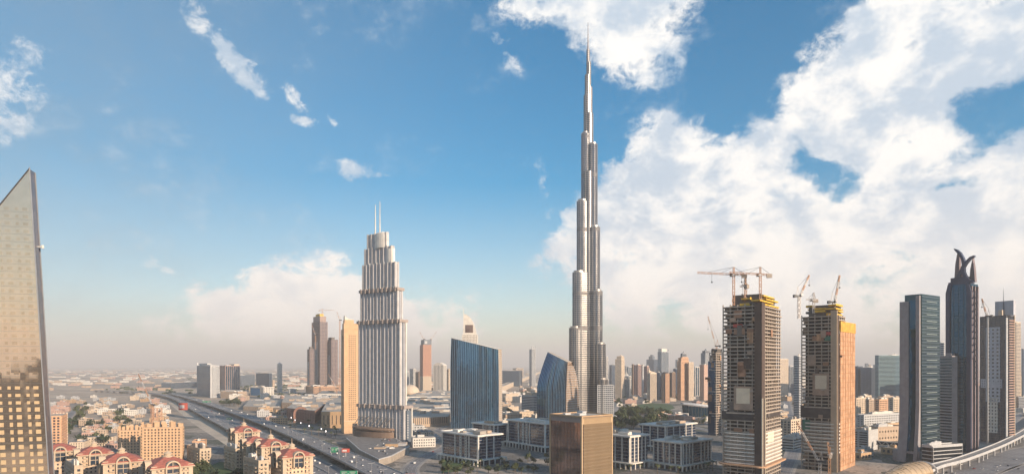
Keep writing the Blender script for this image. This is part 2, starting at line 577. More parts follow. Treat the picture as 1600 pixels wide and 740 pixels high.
# ------------------------------------------------------------------ ground, lawns, roads, haze
def ground_material():
    m = bpy.data.materials.new('city ground'); m.use_nodes = True
    nt = m.node_tree; N, L = nt.nodes.new, nt.links.new
    p = nt.nodes['Principled BSDF']; p.inputs['Roughness'].default_value = .95
    tc = N('ShaderNodeTexCoord')
    def noise(scale, det, st=(1, 1, 1), off=(0, 0, 0)):
        mp = N('ShaderNodeMapping'); mp.inputs[1].default_value = off; mp.inputs[3].default_value = st; L(tc.outputs['Object'], mp.inputs[0])
        n = N('ShaderNodeTexNoise'); n.inputs['Scale'].default_value = scale; n.inputs['Detail'].default_value = det; n.inputs['Roughness'].default_value = .6
        L(mp.outputs[0], n.inputs['Vector']); return n.outputs['Fac']
    def ramp(v, a, b, c=0., d=1.):
        r = N('ShaderNodeMapRange'); L(v, r.inputs[0])
        for i, x in enumerate((a, b, c, d)): r.inputs[i + 1].default_value = x
        return r.outputs[0]
    def mix(f, a, b):
        n = N('ShaderNodeMix'); n.data_type = 'RGBA'
        for s, v in ((0, f), (6, a), (7, b)):
            if isinstance(v, tuple): n.inputs[s].default_value = (*v, 1)
            elif isinstance(v, float): n.inputs[s].default_value = v
            else: L(v, n.inputs[s])
        return n.outputs[2]
    sand = mix(ramp(noise(.0011, 8, (1, 2.6, 1)), .38, .62), (.36, .28, .21), (.54, .44, .34))
    sand = mix(ramp(noise(.012, 8), .45, .65, 0., .6), sand, (.16, .135, .115))
    # scrub and wet salt flats far out, in long shallow belts
    belt = ramp(noise(.00042, 7, (.5, 2.2, 1), (300, 120, 0)), .50, .60)
    sand = mix(ramp(belt, 0, 1, 0., .75), sand, (.10, .11, .115))
    # plots: every lot has its own surface
    vo = N('ShaderNodeTexVoronoi'); vo.inputs['Scale'].default_value = .016; vo.distance = 'MANHATTAN'; vo.inputs['Randomness'].default_value = .8
    rot = N('ShaderNodeMapping'); rot.inputs[2].default_value = (0, 0, R(30)); L(tc.outputs['Object'], rot.inputs[0]); L(rot.outputs[0], vo.inputs['Vector'])
    sp = N('ShaderNodeSeparateColor'); L(vo.outputs['Color'], sp.inputs[0])
    lot = mix(ramp(sp.outputs[0], .3, .35), (.17, .16, .15), (.40, .34, .28))
    lot = mix(ramp(sp.outputs[0], .75, .78), lot, (.15, .14, .13))
    lot = mix(ramp(sp.outputs[1], .82, .85), lot, (.05, .065, .04))
    lot = mix(ramp(noise(.05, 8), .45, .65, 0., .7), lot, (.11, .10, .09))
    lot = mix(ramp(noise(.35, 4), .52, .6, 0., .6), lot, (.34, .31, .28))
    lot = mix(ramp(noise(.18, 6, (1, 1, 1), (40, 0, 0)), .56, .62, 0., .8), lot, (.04, .05, .03))
    # city where the city is, sand beyond
    sep = N('ShaderNodeSeparateXYZ'); L(tc.outputs['Object'], sep.inputs[0])
    a = N('ShaderNodeMath'); a.operation = 'MULTIPLY_ADD'; L(sep.outputs[0], a.inputs[0]); a.inputs[1].default_value = -.9; L(sep.outputs[1], a.inputs[2])
    city = ramp(a.outputs[0], 1500, 2300, 1., 0.)
    L(mix(city, sand, lot), p.inputs['Base Color'])
    return m


g = MB()
E = 90000
n = 12
for i in range(n):
    for j in range(n):
        x0, x1 = -E + 2 * E * i / n, -E + 2 * E * (i + 1) / n
        y0, y1 = -E + 2 * E * j / n, -E + 2 * E * (j + 1) / n
        g.face([(x0, y0, 0), (x1, y0, 0), (x1, y1, 0), (x0, y1, 0)])
struct(g.build('ground', ground_material()))

hz = MB(); hz.box(-95000, -95000, -1.0, 95000, 95000, 900)
hm = bpy.data.materials.new('haze air'); hm.use_nodes = True
hn = hm.node_tree; hn.nodes.clear()
ho = hn.nodes.new('ShaderNodeOutputMaterial'); pv = hn.nodes.new('ShaderNodeVolumePrincipled')
pv.inputs['Color'].default_value = (1.0, .97, .96, 1)
pv.inputs['Density'].default_value = 0.000095
pv.inputs['Anisotropy'].default_value = 0.0
hn.links.new(pv.outputs[0], ho.inputs['Volume'])
hob = hz.build('haze', hm); hob['kind'] = 'stuff'
hm.cycles.homogeneous_volume = True


def flat(name, pts, m, z=0.02, kind='structure'):
    b = MB(); b.face([(p[0], p[1], z) for p in pts])
    o = b.build(name, m); o['kind'] = kind
    return o


def spline(pts, per=6):
    P = [Vector(p) for p in pts]
    P = [P[0] * 2 - P[1]] + P + [P[-1] * 2 - P[-2]]
    out = []
    for i in range(1, len(P) - 2):
        for k in range(per):
            t = k / per
            a, b, c, d = P[i - 1], P[i], P[i + 1], P[i + 2]
            out.append(.5 * ((2 * b) + (c - a) * t + (2 * a - 5 * b + 4 * c - d) * t * t + (3 * b - a - 3 * c + d) * t ** 3))
    out.append(P[-2])
    return out


def side(pts, widths):
    """left and right edge offsets along a polyline"""
    L_, R_ = [], []
    for i, p in enumerate(pts):
        d = (pts[min(i + 1, len(pts) - 1)] - pts[max(i - 1, 0)]); d.z = 0; d.normalize()
        nrm = Vector((d.y, -d.x, 0))
        w = widths[i] / 2
        L_.append(p - nrm * w); R_.append(p + nrm * w)
    return L_, R_


def lerpw(ws, n):
    k = len(ws) - 1
    return [ws[min(int(i * k / (n - 1)), k - 1)] * (1 - (i * k / (n - 1) - min(int(i * k / (n - 1)), k - 1))) + ws[min(int(i * k / (n - 1)), k - 1) + 1] * (i * k / (n - 1) - min(int(i * k / (n - 1)), k - 1)) for i in range(n)]


def ribbon(mb, A, B, dz0, mi=0):
    for i in range(len(A) - 1):
        mb.face([A[i] + Vector((0, 0, dz0)), B[i] + Vector((0, 0, dz0)), B[i + 1] + Vector((0, 0, dz0)), A[i + 1] + Vector((0, 0, dz0))], mi)


def strip_solid(mb, pts, off0, off1, z0, z1, mi=0):
    """solid strip between two lateral offsets (lists) along pts"""
    rings = []
    for i, p in enumerate(pts):
        d = (pts[min(i + 1, len(pts) - 1)] - pts[max(i - 1, 0)]); d.z = 0; d.normalize()
        nrm = Vector((d.y, -d.x, 0))
        a, b = p + nrm * off0[i], p + nrm * off1[i]
        rings.append([a + Vector((0, 0, z0)), b + Vector((0, 0, z0)), b + Vector((0, 0, z1)), a + Vector((0, 0, z1))])
    mb.loft(rings, mi)


ROADS = []
def lane_marks(mb, P, W, lanes, z, mi=0, dash=(7, 9)):
    cum = [0]
    for a, b in zip(P, P[1:]): cum.append(cum[-1] + (b - a).length)
    total = cum[-1]
    def at(s):
        for i in range(len(P) - 1):
            if cum[i + 1] >= s:
                t = (s - cum[i]) / max(cum[i + 1] - cum[i], 1e-6)
                d = (P[i + 1] - P[i]).normalized()
                return P[i].lerp(P[i + 1], t), Vector((d.y, -d.x, 0)), W[i] * (1 - t) + W[i + 1] * t, d
        return P[-1], Vector((0, 0, 0)), W[-1], Vector((0, 1, 0))
    s = 0
    while s < total - dash[0]:
        p, nrm, w, d = at(s); q, nr2, w2, d2 = at(s + dash[0])
        for k in range(0, lanes + 1):
            edge = k in (0, lanes)
            o, o2 = -w / 2 + 1 + (w - 2) * k / lanes, -w2 / 2 + 1 + (w2 - 2) * k / lanes
            pp, qq = p + nrm * o, q + nr2 * o2
            if edge and s + sum(dash) < total:
                q3, n3, w3, _ = at(s + sum(dash)); qq = q3 + n3 * (-w3 / 2 + 1 + (w3 - 2) * k / lanes)
            t = .18
            mb.face([pp - nrm * t + Vector((0, 0, z)), pp + nrm * t + Vector((0, 0, z)), qq + nrm * t + Vector((0, 0, z)), qq - nrm * t + Vector((0, 0, z))], mi)
        s += sum(dash)


def ground_road(name, pix, ws, lanes, m=ASPH, z=.03, per=6, marks=True, kerb=True):
    P = spline([gp(*q) for q in pix], per)
    W = lerpw(ws, len(P))
    A, B = side(P, W)
    b = MB(); ribbon(b, A, B, z)
    if marks: lane_marks(b, P, W, lanes, z + .02, 1)
    o = b.build(name, [m, PAINT]); o['kind'] = 'structure'
    if kerb:
        kb = MB()
        for sg in (-1, 1):
            strip_solid(kb, P, [sg * w / 2 for w in W], [sg * (w / 2 + (3 if sg > 0 else 3)) for w in W], 0.0, .14)
        k = kb.build('pavement', PAVE); k['kind'] = 'structure'
    ROADS.append((P, W, 0))
    for p, w in zip(P, W): FOOT.append((p.x, p.y, w / 2 + 8))
    return P, W


def flyover(label, pts, ws, lanes, group):
    P = spline(pts, 8); W = lerpw(ws, len(P))
    root = thing('flyover', label, 'flyover', P[0].copy() * 1.0, 0, group); root.location.z = 0
    org = Vector((P[0].x, P[0].y, 0)); Q = [p - org for p in P]
    b = MB(); strip_solid(b, Q, [-w / 2 for w in W], [w / 2 for w in W], -1.6, 0)
    b.build('deck', CONC, root)
    b = MB(); A, B = side(Q, [w - 1.2 for w in W]); ribbon(b, A, B, .02); b.build('road_surface', ASPH, root)
    b = MB(); lane_marks(b, Q, [w - 1.6 for w in W], lanes, .05); b.build('lane_marking', PAINT, root)
    for sg in (-1, 1):
        b = MB(); strip_solid(b, Q, [sg * (w / 2 - .1) for w in W], [sg * (w / 2 - .5) for w in W], .0, 1.15)
        b.build('parapet', PALE, root)
    s = 0; last = Q[0]
    for i, q in enumerate(Q):
        if i == 0 or (q - last).length > 34:
            last = q
            d = (Q[min(i + 1, len(Q) - 1)] - Q[max(i - 1, 0)]); d.z = 0; d.normalize(); nrm = Vector((d.y, -d.x, 0))
            pb = MB(); w = W[i]
            pb.tube([(0, 0, -.5), (0, 0, q.z - 3.2)], 1.5, 10)
            a, c = nrm * (w * .36), nrm * (-w * .36)
            pb.bar(Vector((a.x, a.y, q.z - 2.4)), Vector((c.x, c.y, q.z - 2.4)), 1.7)
            for e in (-.25, .25):
                pb.tube([(nrm.x * w * e, nrm.y * w * e, -.5), (nrm.x * w * e, nrm.y * w * e, q.z - 3.0)], 1.0, 8)
            pb.build('pier', CONC, root, (q.x, q.y, 0))
    ROADS.append((P, W, P[0].z))
    for p, w in zip(P, W): FOOT.append((p.x, p.y, w / 2 + 6))
    return P, W


def pz(px, py, z): return gp(px, py, z)
FLY_A = flyover('wide elevated highway full of traffic curving past the shopping mall plaza',
                [pz(655, 768, 8), pz(597, 738, 8), pz(520, 703, 8), pz(443, 670.5, 8), pz(367, 643, 8), pz(300, 622, 8), pz(268, 614, 8)],
                [38, 33, 28, 25, 23, 21, 19], 7, 'elevated highways')
FLY_B = flyover('narrower elevated highway passing behind the red roofed apartment towers',
                [pz(560, 775, 8), pz(488, 735, 8), pz(425, 701, 8), pz(371, 672.5, 8), pz(315, 644, 8), pz(268, 620, 8), pz(225, 613, 8), pz(150, 609, 8)],
                [20, 20, 20, 19, 19, 19, 16, 14], 4, 'elevated highways')
GR_A = ground_road('road', [(560, 765), (500, 734), (425, 694), (345, 651), (285, 625), (240, 616), (160, 613)], [42, 42, 42, 38, 32, 24, 18], 8)
GR_B = ground_road('road', [(652, 752), (640, 735), (650, 722), (668, 711), (692, 700), (705, 690), (700, 680), (684, 672), (700, 665)], [15, 15, 15, 15, 14, 13, 12, 11, 11], 3)
GR_C = ground_road('road', [(60, 622), (150, 619), (240, 613)], [18, 18, 18], 3, kerb=False)
GR_D = ground_road('road', [(78, 700), (110, 690), (180, 682), (240, 672), (290, 690), (340, 700)], [12, 12, 12, 12, 12, 12], 2)
GR_E = ground_road('road', [(92, 676), (104, 655), (118, 640), (130, 631)], [12] * 4, 2, kerb=False)
GR_F = ground_road('road', [(1420, 790), (1500, 745), (1560, 720), (1620, 702), (1700, 690)], [44, 44, 44, 44, 44], 6)
GR_G = ground_road('road', [(1520, 790), (1560, 764), (1620, 734), (1700, 712)], [40, 40, 40, 40], 6)
GR_H = ground_road('road', [(745, 690), (800, 668), (850, 662), (890, 664)], [12] * 4, 3)
GR_I = ground_road('road', [(944, 660), (1010, 655), (1060, 662), (1110, 672), (1240, 690), (1330, 705)], [14] * 6, 3)
GR_J = ground_road('road', [(1225, 740), (1240, 700), (1236, 660), (1230, 630), (1226, 612)], [14] * 5, 3)
GR_K = ground_road('road', [(1500, 690), (1570, 665), (1600, 645), (1640, 630)], [14] * 4, 3)
GR_L = ground_road('road', [(660, 655), (760, 640), (830, 630), (890, 622)], [14] * 4, 3, kerb=False)
flat('lawn', [gp(*q) for q in [(975, 640), (990, 632), (1020, 629), (1048, 631), (1055, 637), (1040, 642), (1000, 645)]], GRASS, .05)
flat('lawn', [gp(*q) for q in [(690, 716), (712, 700), (735, 706), (720, 735), (690, 738)]], GRASS, .05)
flat('lawn', [gp(*q) for q in [(300, 738), (345, 720), (395, 735), (380, 765), (310, 765)]], GRASS, .05)
flat('path', [gp(*q) for q in [(948, 628), (956, 621), (968, 637), (985, 648), (975, 650), (955, 645)]], PAVE, .06)
# sand verges by the highways
flat('sand_verge', [gp(*q) for q in [(262, 628), (275, 627), (410, 695), (440, 722), (380, 712), (300, 660)]], mat('pale sand', (.50, .42, .33), var=.2, vscale=.02), .012)

# ------------------------------------------------------------------ ordinary buildings
rnd = random.Random(7)

ST = dict(                                  # bay, floor height, window width share, window height share, wall, glass
    grid=dict(bay=4.2, fh=3.8, wr=.55, hr=.5),
    ribbon=dict(bay=30, fh=4.0, wr=1.0, hr=.5, margin=.6),
    strips=dict(bay=5.0, fh=60, wr=.5, hr=1.0),
    curtain=dict(bay=4.5, fh=4.2, wr=.9, hr=.86, inset=.25),
    bold=dict(bay=6.5, fh=4.4, wr=.6, hr=.55, inset=.8),
)


def roof_kit(root, w, d, h, r, m=PALE, n=3):
    """parapet, lift house and plant on a flat roof, each its own part"""
    b = MB()
    t = .5
    b.loft([[(x, y, z) for x, y in q] for q, z in ((rect(w, d, 0, 0), h - .1), (rect(w, d, 0, 0), h + 1.3), (rect(w - 2 * t, d - 2 * t, t, t), h + 1.3), (rect(w - 2 * t, d - 2 * t, t, t), h + .05))], cap=False)
    b.build('parapet', m, root)
    for k in range(n):
        ww, dd, hh = w * r.uniform(.14, .34), d * r.uniform(.14, .34), r.uniform(2.2, 5.0)
        x, y = r.uniform(.08, .92 - ww / w) * w, r.uniform(.08, .92 - dd / d) * d
        b = MB(); b.box(0, 0, 0, ww, dd, hh); b.box(ww * .2, dd * .2, hh, ww * .5, dd * .6, hh + .9)
        b.build('roof_unit', r.choice([PALE, CONC, WHITE]), root, (x, y, h + .02 + .01 * k))


def block(label, L, C, Rr, base, top, theta, style='grid', wall=PALE, glass=BLUEG, group=None, w=None, d=None, name='tower_block', cat='tower block',
          kit=3, roof=ROOF, seed=0, tiers=None, Y=None, edges=None, **kw):
    Y = Y or depth(base)
    c, w, d, t = corner(L, C, Rr, Y, theta, w, d)
    h = Z(top, Y)
    root = thing(name, label, cat, c, t, group)
    st = dict(ST[style]); st.update(kw)
    tiers = tiers or []                     # [(height share where it starts, inset share x0, x1, y0, y1)]
    b = MB()
    z1 = h * tiers[0][0] if tiers else h
    skin(b, rect(w, d), 0, z1, edges=edges, **st)
    b.build('facade', [wall, glass, roof], root)
    last = (0, w, 0, d)
    for i, tr in enumerate(tiers):
        za = h * tr[0]; zb = h * (tiers[i + 1][0] if i + 1 < len(tiers) else 1.0)
        x0, x1, y0, y1 = w * tr[1], w * tr[2], d * tr[3], d * tr[4]
        b = MB(); skin(b, rect(x1 - x0, y1 - y0, x0, y0), za, zb, **{**st, 'zm': (.3, 1.0)})
        b.build('setback', [tr[5] if len(tr) > 5 else wall, glass, roof], root)
        last = (x0, x1, y0, y1)
    rr = random.Random(seed or int(L * 13 + base * 7))
    if kit and not tiers:
        roof_kit(root, w, d, h, rr, wall, kit)
    claim(c, w, d, t)
    return root, w, d, h


def spire(root, x, y, z, hh, r=.8, m=STEEL):
    b = MB(); b.tube([(x, y, z), (x, y, z + hh * .5), (x, y, z + hh)], r, 8, radii=[r, r * .6, r * .15]); b.build('spire', m, root)


def pyramid(root, x0, y0, x1, y1, z, hh, m=CREAM, name='pyramid_roof', curve=1.0):
    cx, cy = (x0 + x1) / 2, (y0 + y1) / 2
    b = MB(); rings = []
    for k in range(7):
        s = 1 - (k / 6) ** curve * .97
        rings.append([(cx + (px - cx) * s, cy + (py - cy) * s, z + hh * k / 6) for px, py in ((x0, y0), (x1, y0), (x1, y1), (x0, y1))])
    b.loft(rings); return b.build(name, m, root)


# ---- the far side of the flyovers
r, w, d, h = block('grey blue office tower with dark glass front at the far bend of the highway', 308, 329, 343, 621, 571, 35, 'curtain', PALE, BLUEG, edges={0: (4, .4)})
b = MB(); b.box(w * .1, d * .3, h, w * .5, d * .9, h + 9); b.build('roof_screen', PALE, r)
b = MB(); b.box(-.8, -.8, 0, 3, 3, h + 6); b.box(-.8, d - 3, 0, 3, d + .8, h + 12); b.build('corner_fin', PALE, r)
r, w, d, h = block('pinkish striped office tower joined behind the grey blue one', 341, 352, 375, 609, 571, 30, 'strips', PINK, BLUEG, edges={0: (9, .85)})
b = MB(); b.box(w * .6, 2, h, w * .95, d * .6, h + 8); b.build('roof_screen', CREAM, r)
block('small brown grey office block with a grid of windows beside the striped office tower', 376, 377, 398, 603, 586, 85, 'grid', SLATE, DARKG, d=35)
r, w, d, h = block('dark blue glass office block standing alone near the slim white tower', 400, 421, 425, 606, 583, 70, 'curtain', SLATE, NAVYG)
b = MB(); b.box(0, 0, 0, 12, 10, h * .55); b.build('annex', SAND, r, (w + .2, -6, 0))
r, w, d, h = block('slim pale tower with floor bands and a needle on top', 433, 434.5, 441, 612, 568, 30, 'grid', WHITE, BLUEG, kit=0, wr=.8, hr=.4, fh=5)
pyramid(r, 0, 0, w, d, h, 7, WHITE, curve=.7); spire(r, w / 2, d / 2, h + 5, 9, .7)
block('long low dark blue building beyond the highway bend', 266, 268, 310, 607, 598, 88, 'ribbon', SLATE, NAVYG, d=50, kit=4, name='low_building', cat='building')
r, w, d, h = block('low white building with a bright blue glass front near the highway', 390, 412, 428, 619, 605, 55, 'bold', WHITE, BLUEG, name='low_building', cat='building')
b = MB(); b.face([(-.4, d * .25, 3), (-.4, d * .9, 3), (-.4, d * .9, h - 3), (-.4, d * .25, h - 3)][::-1]); b.build('glass_front', mat('bright blue glass', (.03, .2, .42), rough=.1, ior=2), r)
block('beige low shed beside the foot of the grey blue office tower', 345, 372, 386, 622, 612, 65, 'grid', SAND, DARKG, name='low_building', cat='building', kit=5)

# ---- between the tall stepped tower and the big blue glass tower
block('small bluish tower half hidden behind the tall stepped tower', 629, 634, 640, 606, 580, 40, 'strips', PALE, BLUEG)
block('small grey tower with white fins in the gap beside the tall stepped tower', 640, 646, 650, 604, 576, 50, 'strips', WHITE, NAVYG, kit=1)
block('small brown apartment block next to the salmon tower under construction', 649, 654, 660, 607, 581, 30, 'grid', BROWN, DARKG)
r, w, d, h = block('white tower of tall dark window strips under an arched top', 677, 693, 698, 613, 570, 68, 'strips', WHITE, NAVYG, kit=0, bay=7, fh=80, inset=1.2)
b = MB(); b.loft([[(0, y * d, h), (w, y * d, h), (w, y * d, h + 11 * math.sin(math.pi * y) + .3), (0, y * d, h + 11 * math.sin(math.pi * y) + .3)] for y in [k / 12 for k in range(13)]]); b.build('arched_top', WHITE, r)
block('pale tower peeping out between the arched white tower and blue glass tower', 697, 701, 708, 611, 577, 30, 'grid', CREAM, DARKG)
# ---- between the two blue glass towers
block('wide dark blue block in the distance left of the slim round topped tower', 780, 812, 816, 603, 579, 80, 'curtain', SLATE, NAVYG)
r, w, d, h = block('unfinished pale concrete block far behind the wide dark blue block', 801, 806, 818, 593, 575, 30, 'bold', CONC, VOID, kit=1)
block('long sunlit sand coloured wall building in the gap between the blue glass towers', 780, 782, 846, 613, 605, 86, 'grid', CREAM, DARKG, d=30, kit=6, name='low_building', cat='building')
r, w, d, h = block('striped low office with rounded corner left of the smaller blue glass tower', 815, 833, 846, 650, 618, 45, 'ribbon', PALE, NAVYG, fh=3.6, hr=.45)
b = MB(); b.box(w * .15, d * .2, h, w * .85, d * .8, h + 7); b.build('roof_screen', CREAM, r)
r, w, d, h = block('slim tower with an open ring on top near the skyscraper', 827, 831, 837, 603, 545, 40, 'strips', PALE, BLUEG, kit=0, bay=4)
b = MB(); b.tube([(w / 2 + 9 * math.cos(a), d / 2, h + 7 + 9 * math.sin(a)) for a in [k * .5236 for k in range(13)]], 1.6, 6); b.build('roof_ring', PALE, r)
b = MB(); b.bar((1, 1, h), (1, 1, h + 16), 1.6); b.bar((w - 1, 1, h), (w - 1, 1, h + 16), 1.6); b.build('corner_mast', PALE, r)

# ---- the cluster right of the skyscraper
block('very slim white tower right beside the skyscraper', 944.5, 947.5, 950, 602, 557, 45, 'strips', WHITE, DARKG, kit=1)
block('dark blue box tower behind the slim white one', 952, 956, 961, 602, 570, 30, 'curtain', SLATE, NAVYG)
r, w, d, h = block('tall cream tower with a sunlit rounded shoulder', 961, 971, 976, 622, 556, 60, 'grid', CREAM, BLUEG, tiers=[(.93, .1, .95, .05, .8)])
pyramid(r, w * .2, d * .1, w * .8, d * .6, h, 6, CREAM, curve=.6)
r, w, d, h = block('blue grey tower with a white ogee lantern and pinnacles on top', 971, 983, 986, 621, 592, 65, 'grid', WHITE, NAVYG, kit=0, wr=.8, hr=.75)
b = MB()
for x in (0, w * .33, w * .66, w): b.bar((x, 0, h), (x, 0, h + 9), 2)
for y in (d * .33, d * .66, d): b.bar((0, y, h), (0, y, h + 9), 2)
b.box(-.5, -.5, h + 9, w + .5, d + .5, h + 11); b.build('arcade', WHITE, r)
pyramid(r, w * .15, d * .15, w * .85, d * .85, h + 11, 17, WHITE, 'ogee_lantern', .45)
block('pale green glass tower faint behind the ogee topped tower', 979, 982, 990, 607, 573, 25, 'curtain', PALE, BLUEG, kit=1)
block('thin dark brown slab of the twin striped towers by the park', 987, 989, 991, 618, 569, 45, 'grid', BROWN, DARKG, kit=1)
block('pink and blue striped tower standing over the park villas', 990, 997, 1002, 619, 570, 55, 'strips', PINK, NAVYG, bay=8, wr=.6)
block('grey green slab tower between two striped towers by the park', 1000, 1004, 1008, 617, 571, 40, 'grid', PALE, BLUEG)
block('purplish striped tower left of the pyramid topped one', 1006, 1011, 1014, 620, 572, 50, 'strips', PINK, NAVYG, bay=7, wr=.5, kit=2)
r, w, d, h = block('slate tower with a square raised head faint in the distance', 1010, 1022, 1028, 596, 561, 55, 'curtain', SLATE, NAVYG, kit=0)
b = MB(); b.box(w * .1, d * .25, h, w * .7, d * .75, h + 22); b.box(w * .2, d * .35, h + 22, w * .6, d * .6, h + 32); b.build('tower_head', SLATE, r)
r, w, d, h = block('pale stepped tower with a pyramid top and blue glass side', 1011, 1016, 1026, 626, 583, 35, 'strips', CREAM, BLUEG, bay=5, kit=0)
pyramid(r, 0, 0, w, d, h, 7, CREAM, curve=1.6); pyramid(r, w * .02, d * .5, w * .35, d * .98, h, 20, CREAM, 'pinnacle', .8); b = MB(); b.box(w * .05, d * .5, h - 2, w * .4, d * .95, h + 9); b.build('stair_tower', CREAM, r)
r, w, d, h = block('tall blue glass tower with a bright white crown', 1027.5, 1034, 1045, 605, 549, 35, 'curtain', PALE, BLUEG, kit=0)
b = MB(); b.box(w * .02, d * .05, h, w * .75, d * .9, h + 16); b.build('crown', WHITE, r)
b = MB(); b.bar((w - 1, 1, h), (w - 1, 1, h + 14), 2); b.build('corner_mast', PALE, r)
block('low blue slab joined to the pyramid topped tower', 1026, 1031, 1036, 624, 582, 45, 'strips', SLATE, NAVYG, bay=6)
r, w, d, h = block('sunlit orange striped tower with a small dark cap', 1034, 1040, 1046, 629, 583, 45, 'strips', PEACH, NAVYG, bay=5, wr=.45, kit=0)
b = MB(); b.tube([(w * .5, d * .5, h), (w * .5, d * .5, h + 4)], w * .36, 14); b.build('cap', DARKM, r)
block('brown purple slab tower right of the sunlit orange striped one', 1046, 1050, 1056, 625, 582, 40, 'grid', BROWN, NAVYG)
block('dark navy tower in the shade between two lit towers', 1052, 1056, 1061, 619, 576, 40, 'curtain', SLATE, NAVYG)
r, w, d, h = block('tallest tower of the park cluster with stepped crown and orange lit front', 1058, 1064, 1077, 625, 557, 35, 'grid', PEACH, DARKG, tiers=[(.9, .1, .95, .1, .95), (.98, .25, .9, .2, .8)])
b = MB()
skin(b, rect(w * .5, d * .5, w * .3, d * .25), h, h + 11, bay=3, fh=10, wr=.6, hr=.8); b.build('crown', [GREY, NAVYG, ROOF], r)
pyramid(r, w * .38, d * .3, w * .72, d * .7, h + 11, 9, GREY, 'crown_tip', .5)
block('lower cream wing at the right shoulder of the tallest park tower', 1075, 1076.5, 1084, 625, 566, 20, 'grid', CREAM, NAVYG)
block('blue glass tower with a white frame between the two crowned towers', 1085, 1086.5, 1093, 618, 573, 25, 'strips', WHITE, BLUEG, bay=9, wr=.8, kit=1)
r, w, d, h = block('grey blue tower with twin horned crown behind a pale slab', 1095, 1102, 1110, 618, 551, 40, 'strips', SLATE, PALE, bay=5, kit=0)
b = MB(); skin(b, rect(w * .7, d * .7, w * .15, d * .15), h, h + 9, bay=3, fh=9, wr=.6, hr=.8)
b.build('crown', [GREY, NAVYG, ROOF], r)
pyramid(r, w * .3, d * .3, w * .7, d * .7, h + 9, 9, SLATE, 'crown_tip', .5)
b = MB(); b.bar((1, 1, h), (1, 1, h + 10), 2); b.bar((w - 1, 1, h), (w - 1, 1, h + 10), 2); b.build('horn', GREY, r)
block('pale slab with one orange lit strip in front of the horned tower', 1093, 1100, 1106, 625, 570, 40, 'strips', PINK, CREAM, bay=6, wr=.3)
# ---- between and behind the construction towers
block('cream tower with a bright cap between the two towers under construction', 1217, 1219, 1232, 620, 561, 25, 'grid', CREAM, BLUEG)
block('bluish tower just right of the bright capped cream tower', 1231, 1234, 1241, 617, 572, 30, 'curtain', PALE, BLUEG)
block('tall thin tower with fine floor bands touching the netted construction tower', 1240, 1246, 1254, 656, 556, 40, 'ribbon', PALE, NAVYG, fh=3.6, kit=1)
# ---- right of the netted tower
block('dark navy block with a raised box right of the orange netting', 1330, 1340, 1348, 620, 572, 50, 'curtain', SLATE, NAVYG, kit=1)
block('broad dark navy office block behind the sunlit old style quarter', 1345, 1362, 1371, 621, 574, 55, 'curtain', SLATE, NAVYG, kit=4)
r, w, d, h = block('banded teal glass office block left of the curved green tower', 1367, 1373, 1412, 625, 555, 15, 'ribbon', mat('pale teal spandrel', (.20, .30, .33), rough=.3), TEALG, fh=4.2, hr=.6)
b = MB(); b.lattice((w * .7, d * .4, h), (w * .7, d * .4, h + 9), 2, 4, .4); b.build('antenna', STEEL, r)
block('small tower seen between the green tower and the crescent crowned tower', 1467, 1470, 1476, 660, 535, 30, 'ribbon', PALE, NAVYG, kit=1)
block('pale banded tower at the edge behind the half clad tower', 1580, 1585, 1595, 640, 503, 30, 'ribbon', CREAM, NAVYG, fh=3.6)
block('dark slab cut by the picture edge beyond the pale banded tower', 1596, 1598, 1630, 632, 545, 30, 'curtain', SLATE, NAVYG)
block('cream tower beside the foot of the half clad tower', 1584, 1588, 1600, 626, 590, 30, 'grid', CREAM, DARKG)
block('tan apartment slab behind the half clad tower foot', 1594, 1602, 1625, 622, 600, 30, 'grid', PINK, DARKG)
block('long low shaded building past the half clad tower', 1583, 1590, 1640, 640, 620, 25, 'ribbon', GREY, DARKG, name='low_building', cat='building')

# ---- the sunlit old style quarter and the car park right of the netted tower
for i, (L, C, Rr, bs, tp, wl, lb) in enumerate([
        (1333, 1338, 1352, 651, 622, CREAM, 'cream old style block with tall dark windows beside the orange netting'),
        (1350, 1358, 1368, 646, 624, SAND, 'small gold lit old style block second from the orange netting'),
        (1366, 1374, 1392, 650, 624, PEACH, 'reddish old style block with arcaded windows in the sunlit quarter'),
        (1388, 1396, 1412, 655, 622, CREAM, 'brightly sunlit yellow block next to the curved green tower'),
        (1372, 1380, 1396, 640, 619, SAND, 'rear sand block rising over the sunlit old style quarter'),
        (1345, 1352, 1362, 637, 618, CREAM, 'rear cream block at the back of the sunlit old style quarter')]):
    block(lb, L, C, Rr, bs, tp, 30, 'bold', wl, DARKG, group='old style quarter', name='old_style_block', cat='building', kit=5, fh=4.5)
r, w, d, h = block('white podium building with flat roof below the sunlit old style quarter', 1338, 1350, 1410, 668, 648, 25, 'bold', PALE, DARKG, name='low_building', cat='building', kit=6, hr=.4)
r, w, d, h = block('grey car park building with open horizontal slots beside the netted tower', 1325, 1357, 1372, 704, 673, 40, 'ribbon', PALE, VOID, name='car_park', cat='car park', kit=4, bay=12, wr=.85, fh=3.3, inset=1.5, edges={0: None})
r, w, d, h = block('broad sand coloured mall block behind the bridge near the curved green tower', 1352, 1372, 1412, 690, 668, 25, 'bold', SAND, DARKG, name='low_building', cat='building', kit=6, fh=8, hr=.3, wr=.4)
r, w, d, h = block('sunlit tan cube on the mall roof next to the curved green tower', 1385, 1388, 1412, 672, 662, 30, 'bold', TAN, DARKG, name='low_building', cat='building', kit=2)
# ---- between the construction towers, at street level
r, w, d, h = block('low cream office with big square windows between the construction towers', 1212, 1236, 1250, 682, 656, 40, 'bold', CREAM, DARKG, name='low_building', cat='building')
block('white balconied low block between the construction towers', 1218, 1240, 1256, 703, 684, 45, 'ribbon', WHITE, DARKG, name='low_building', cat='building')

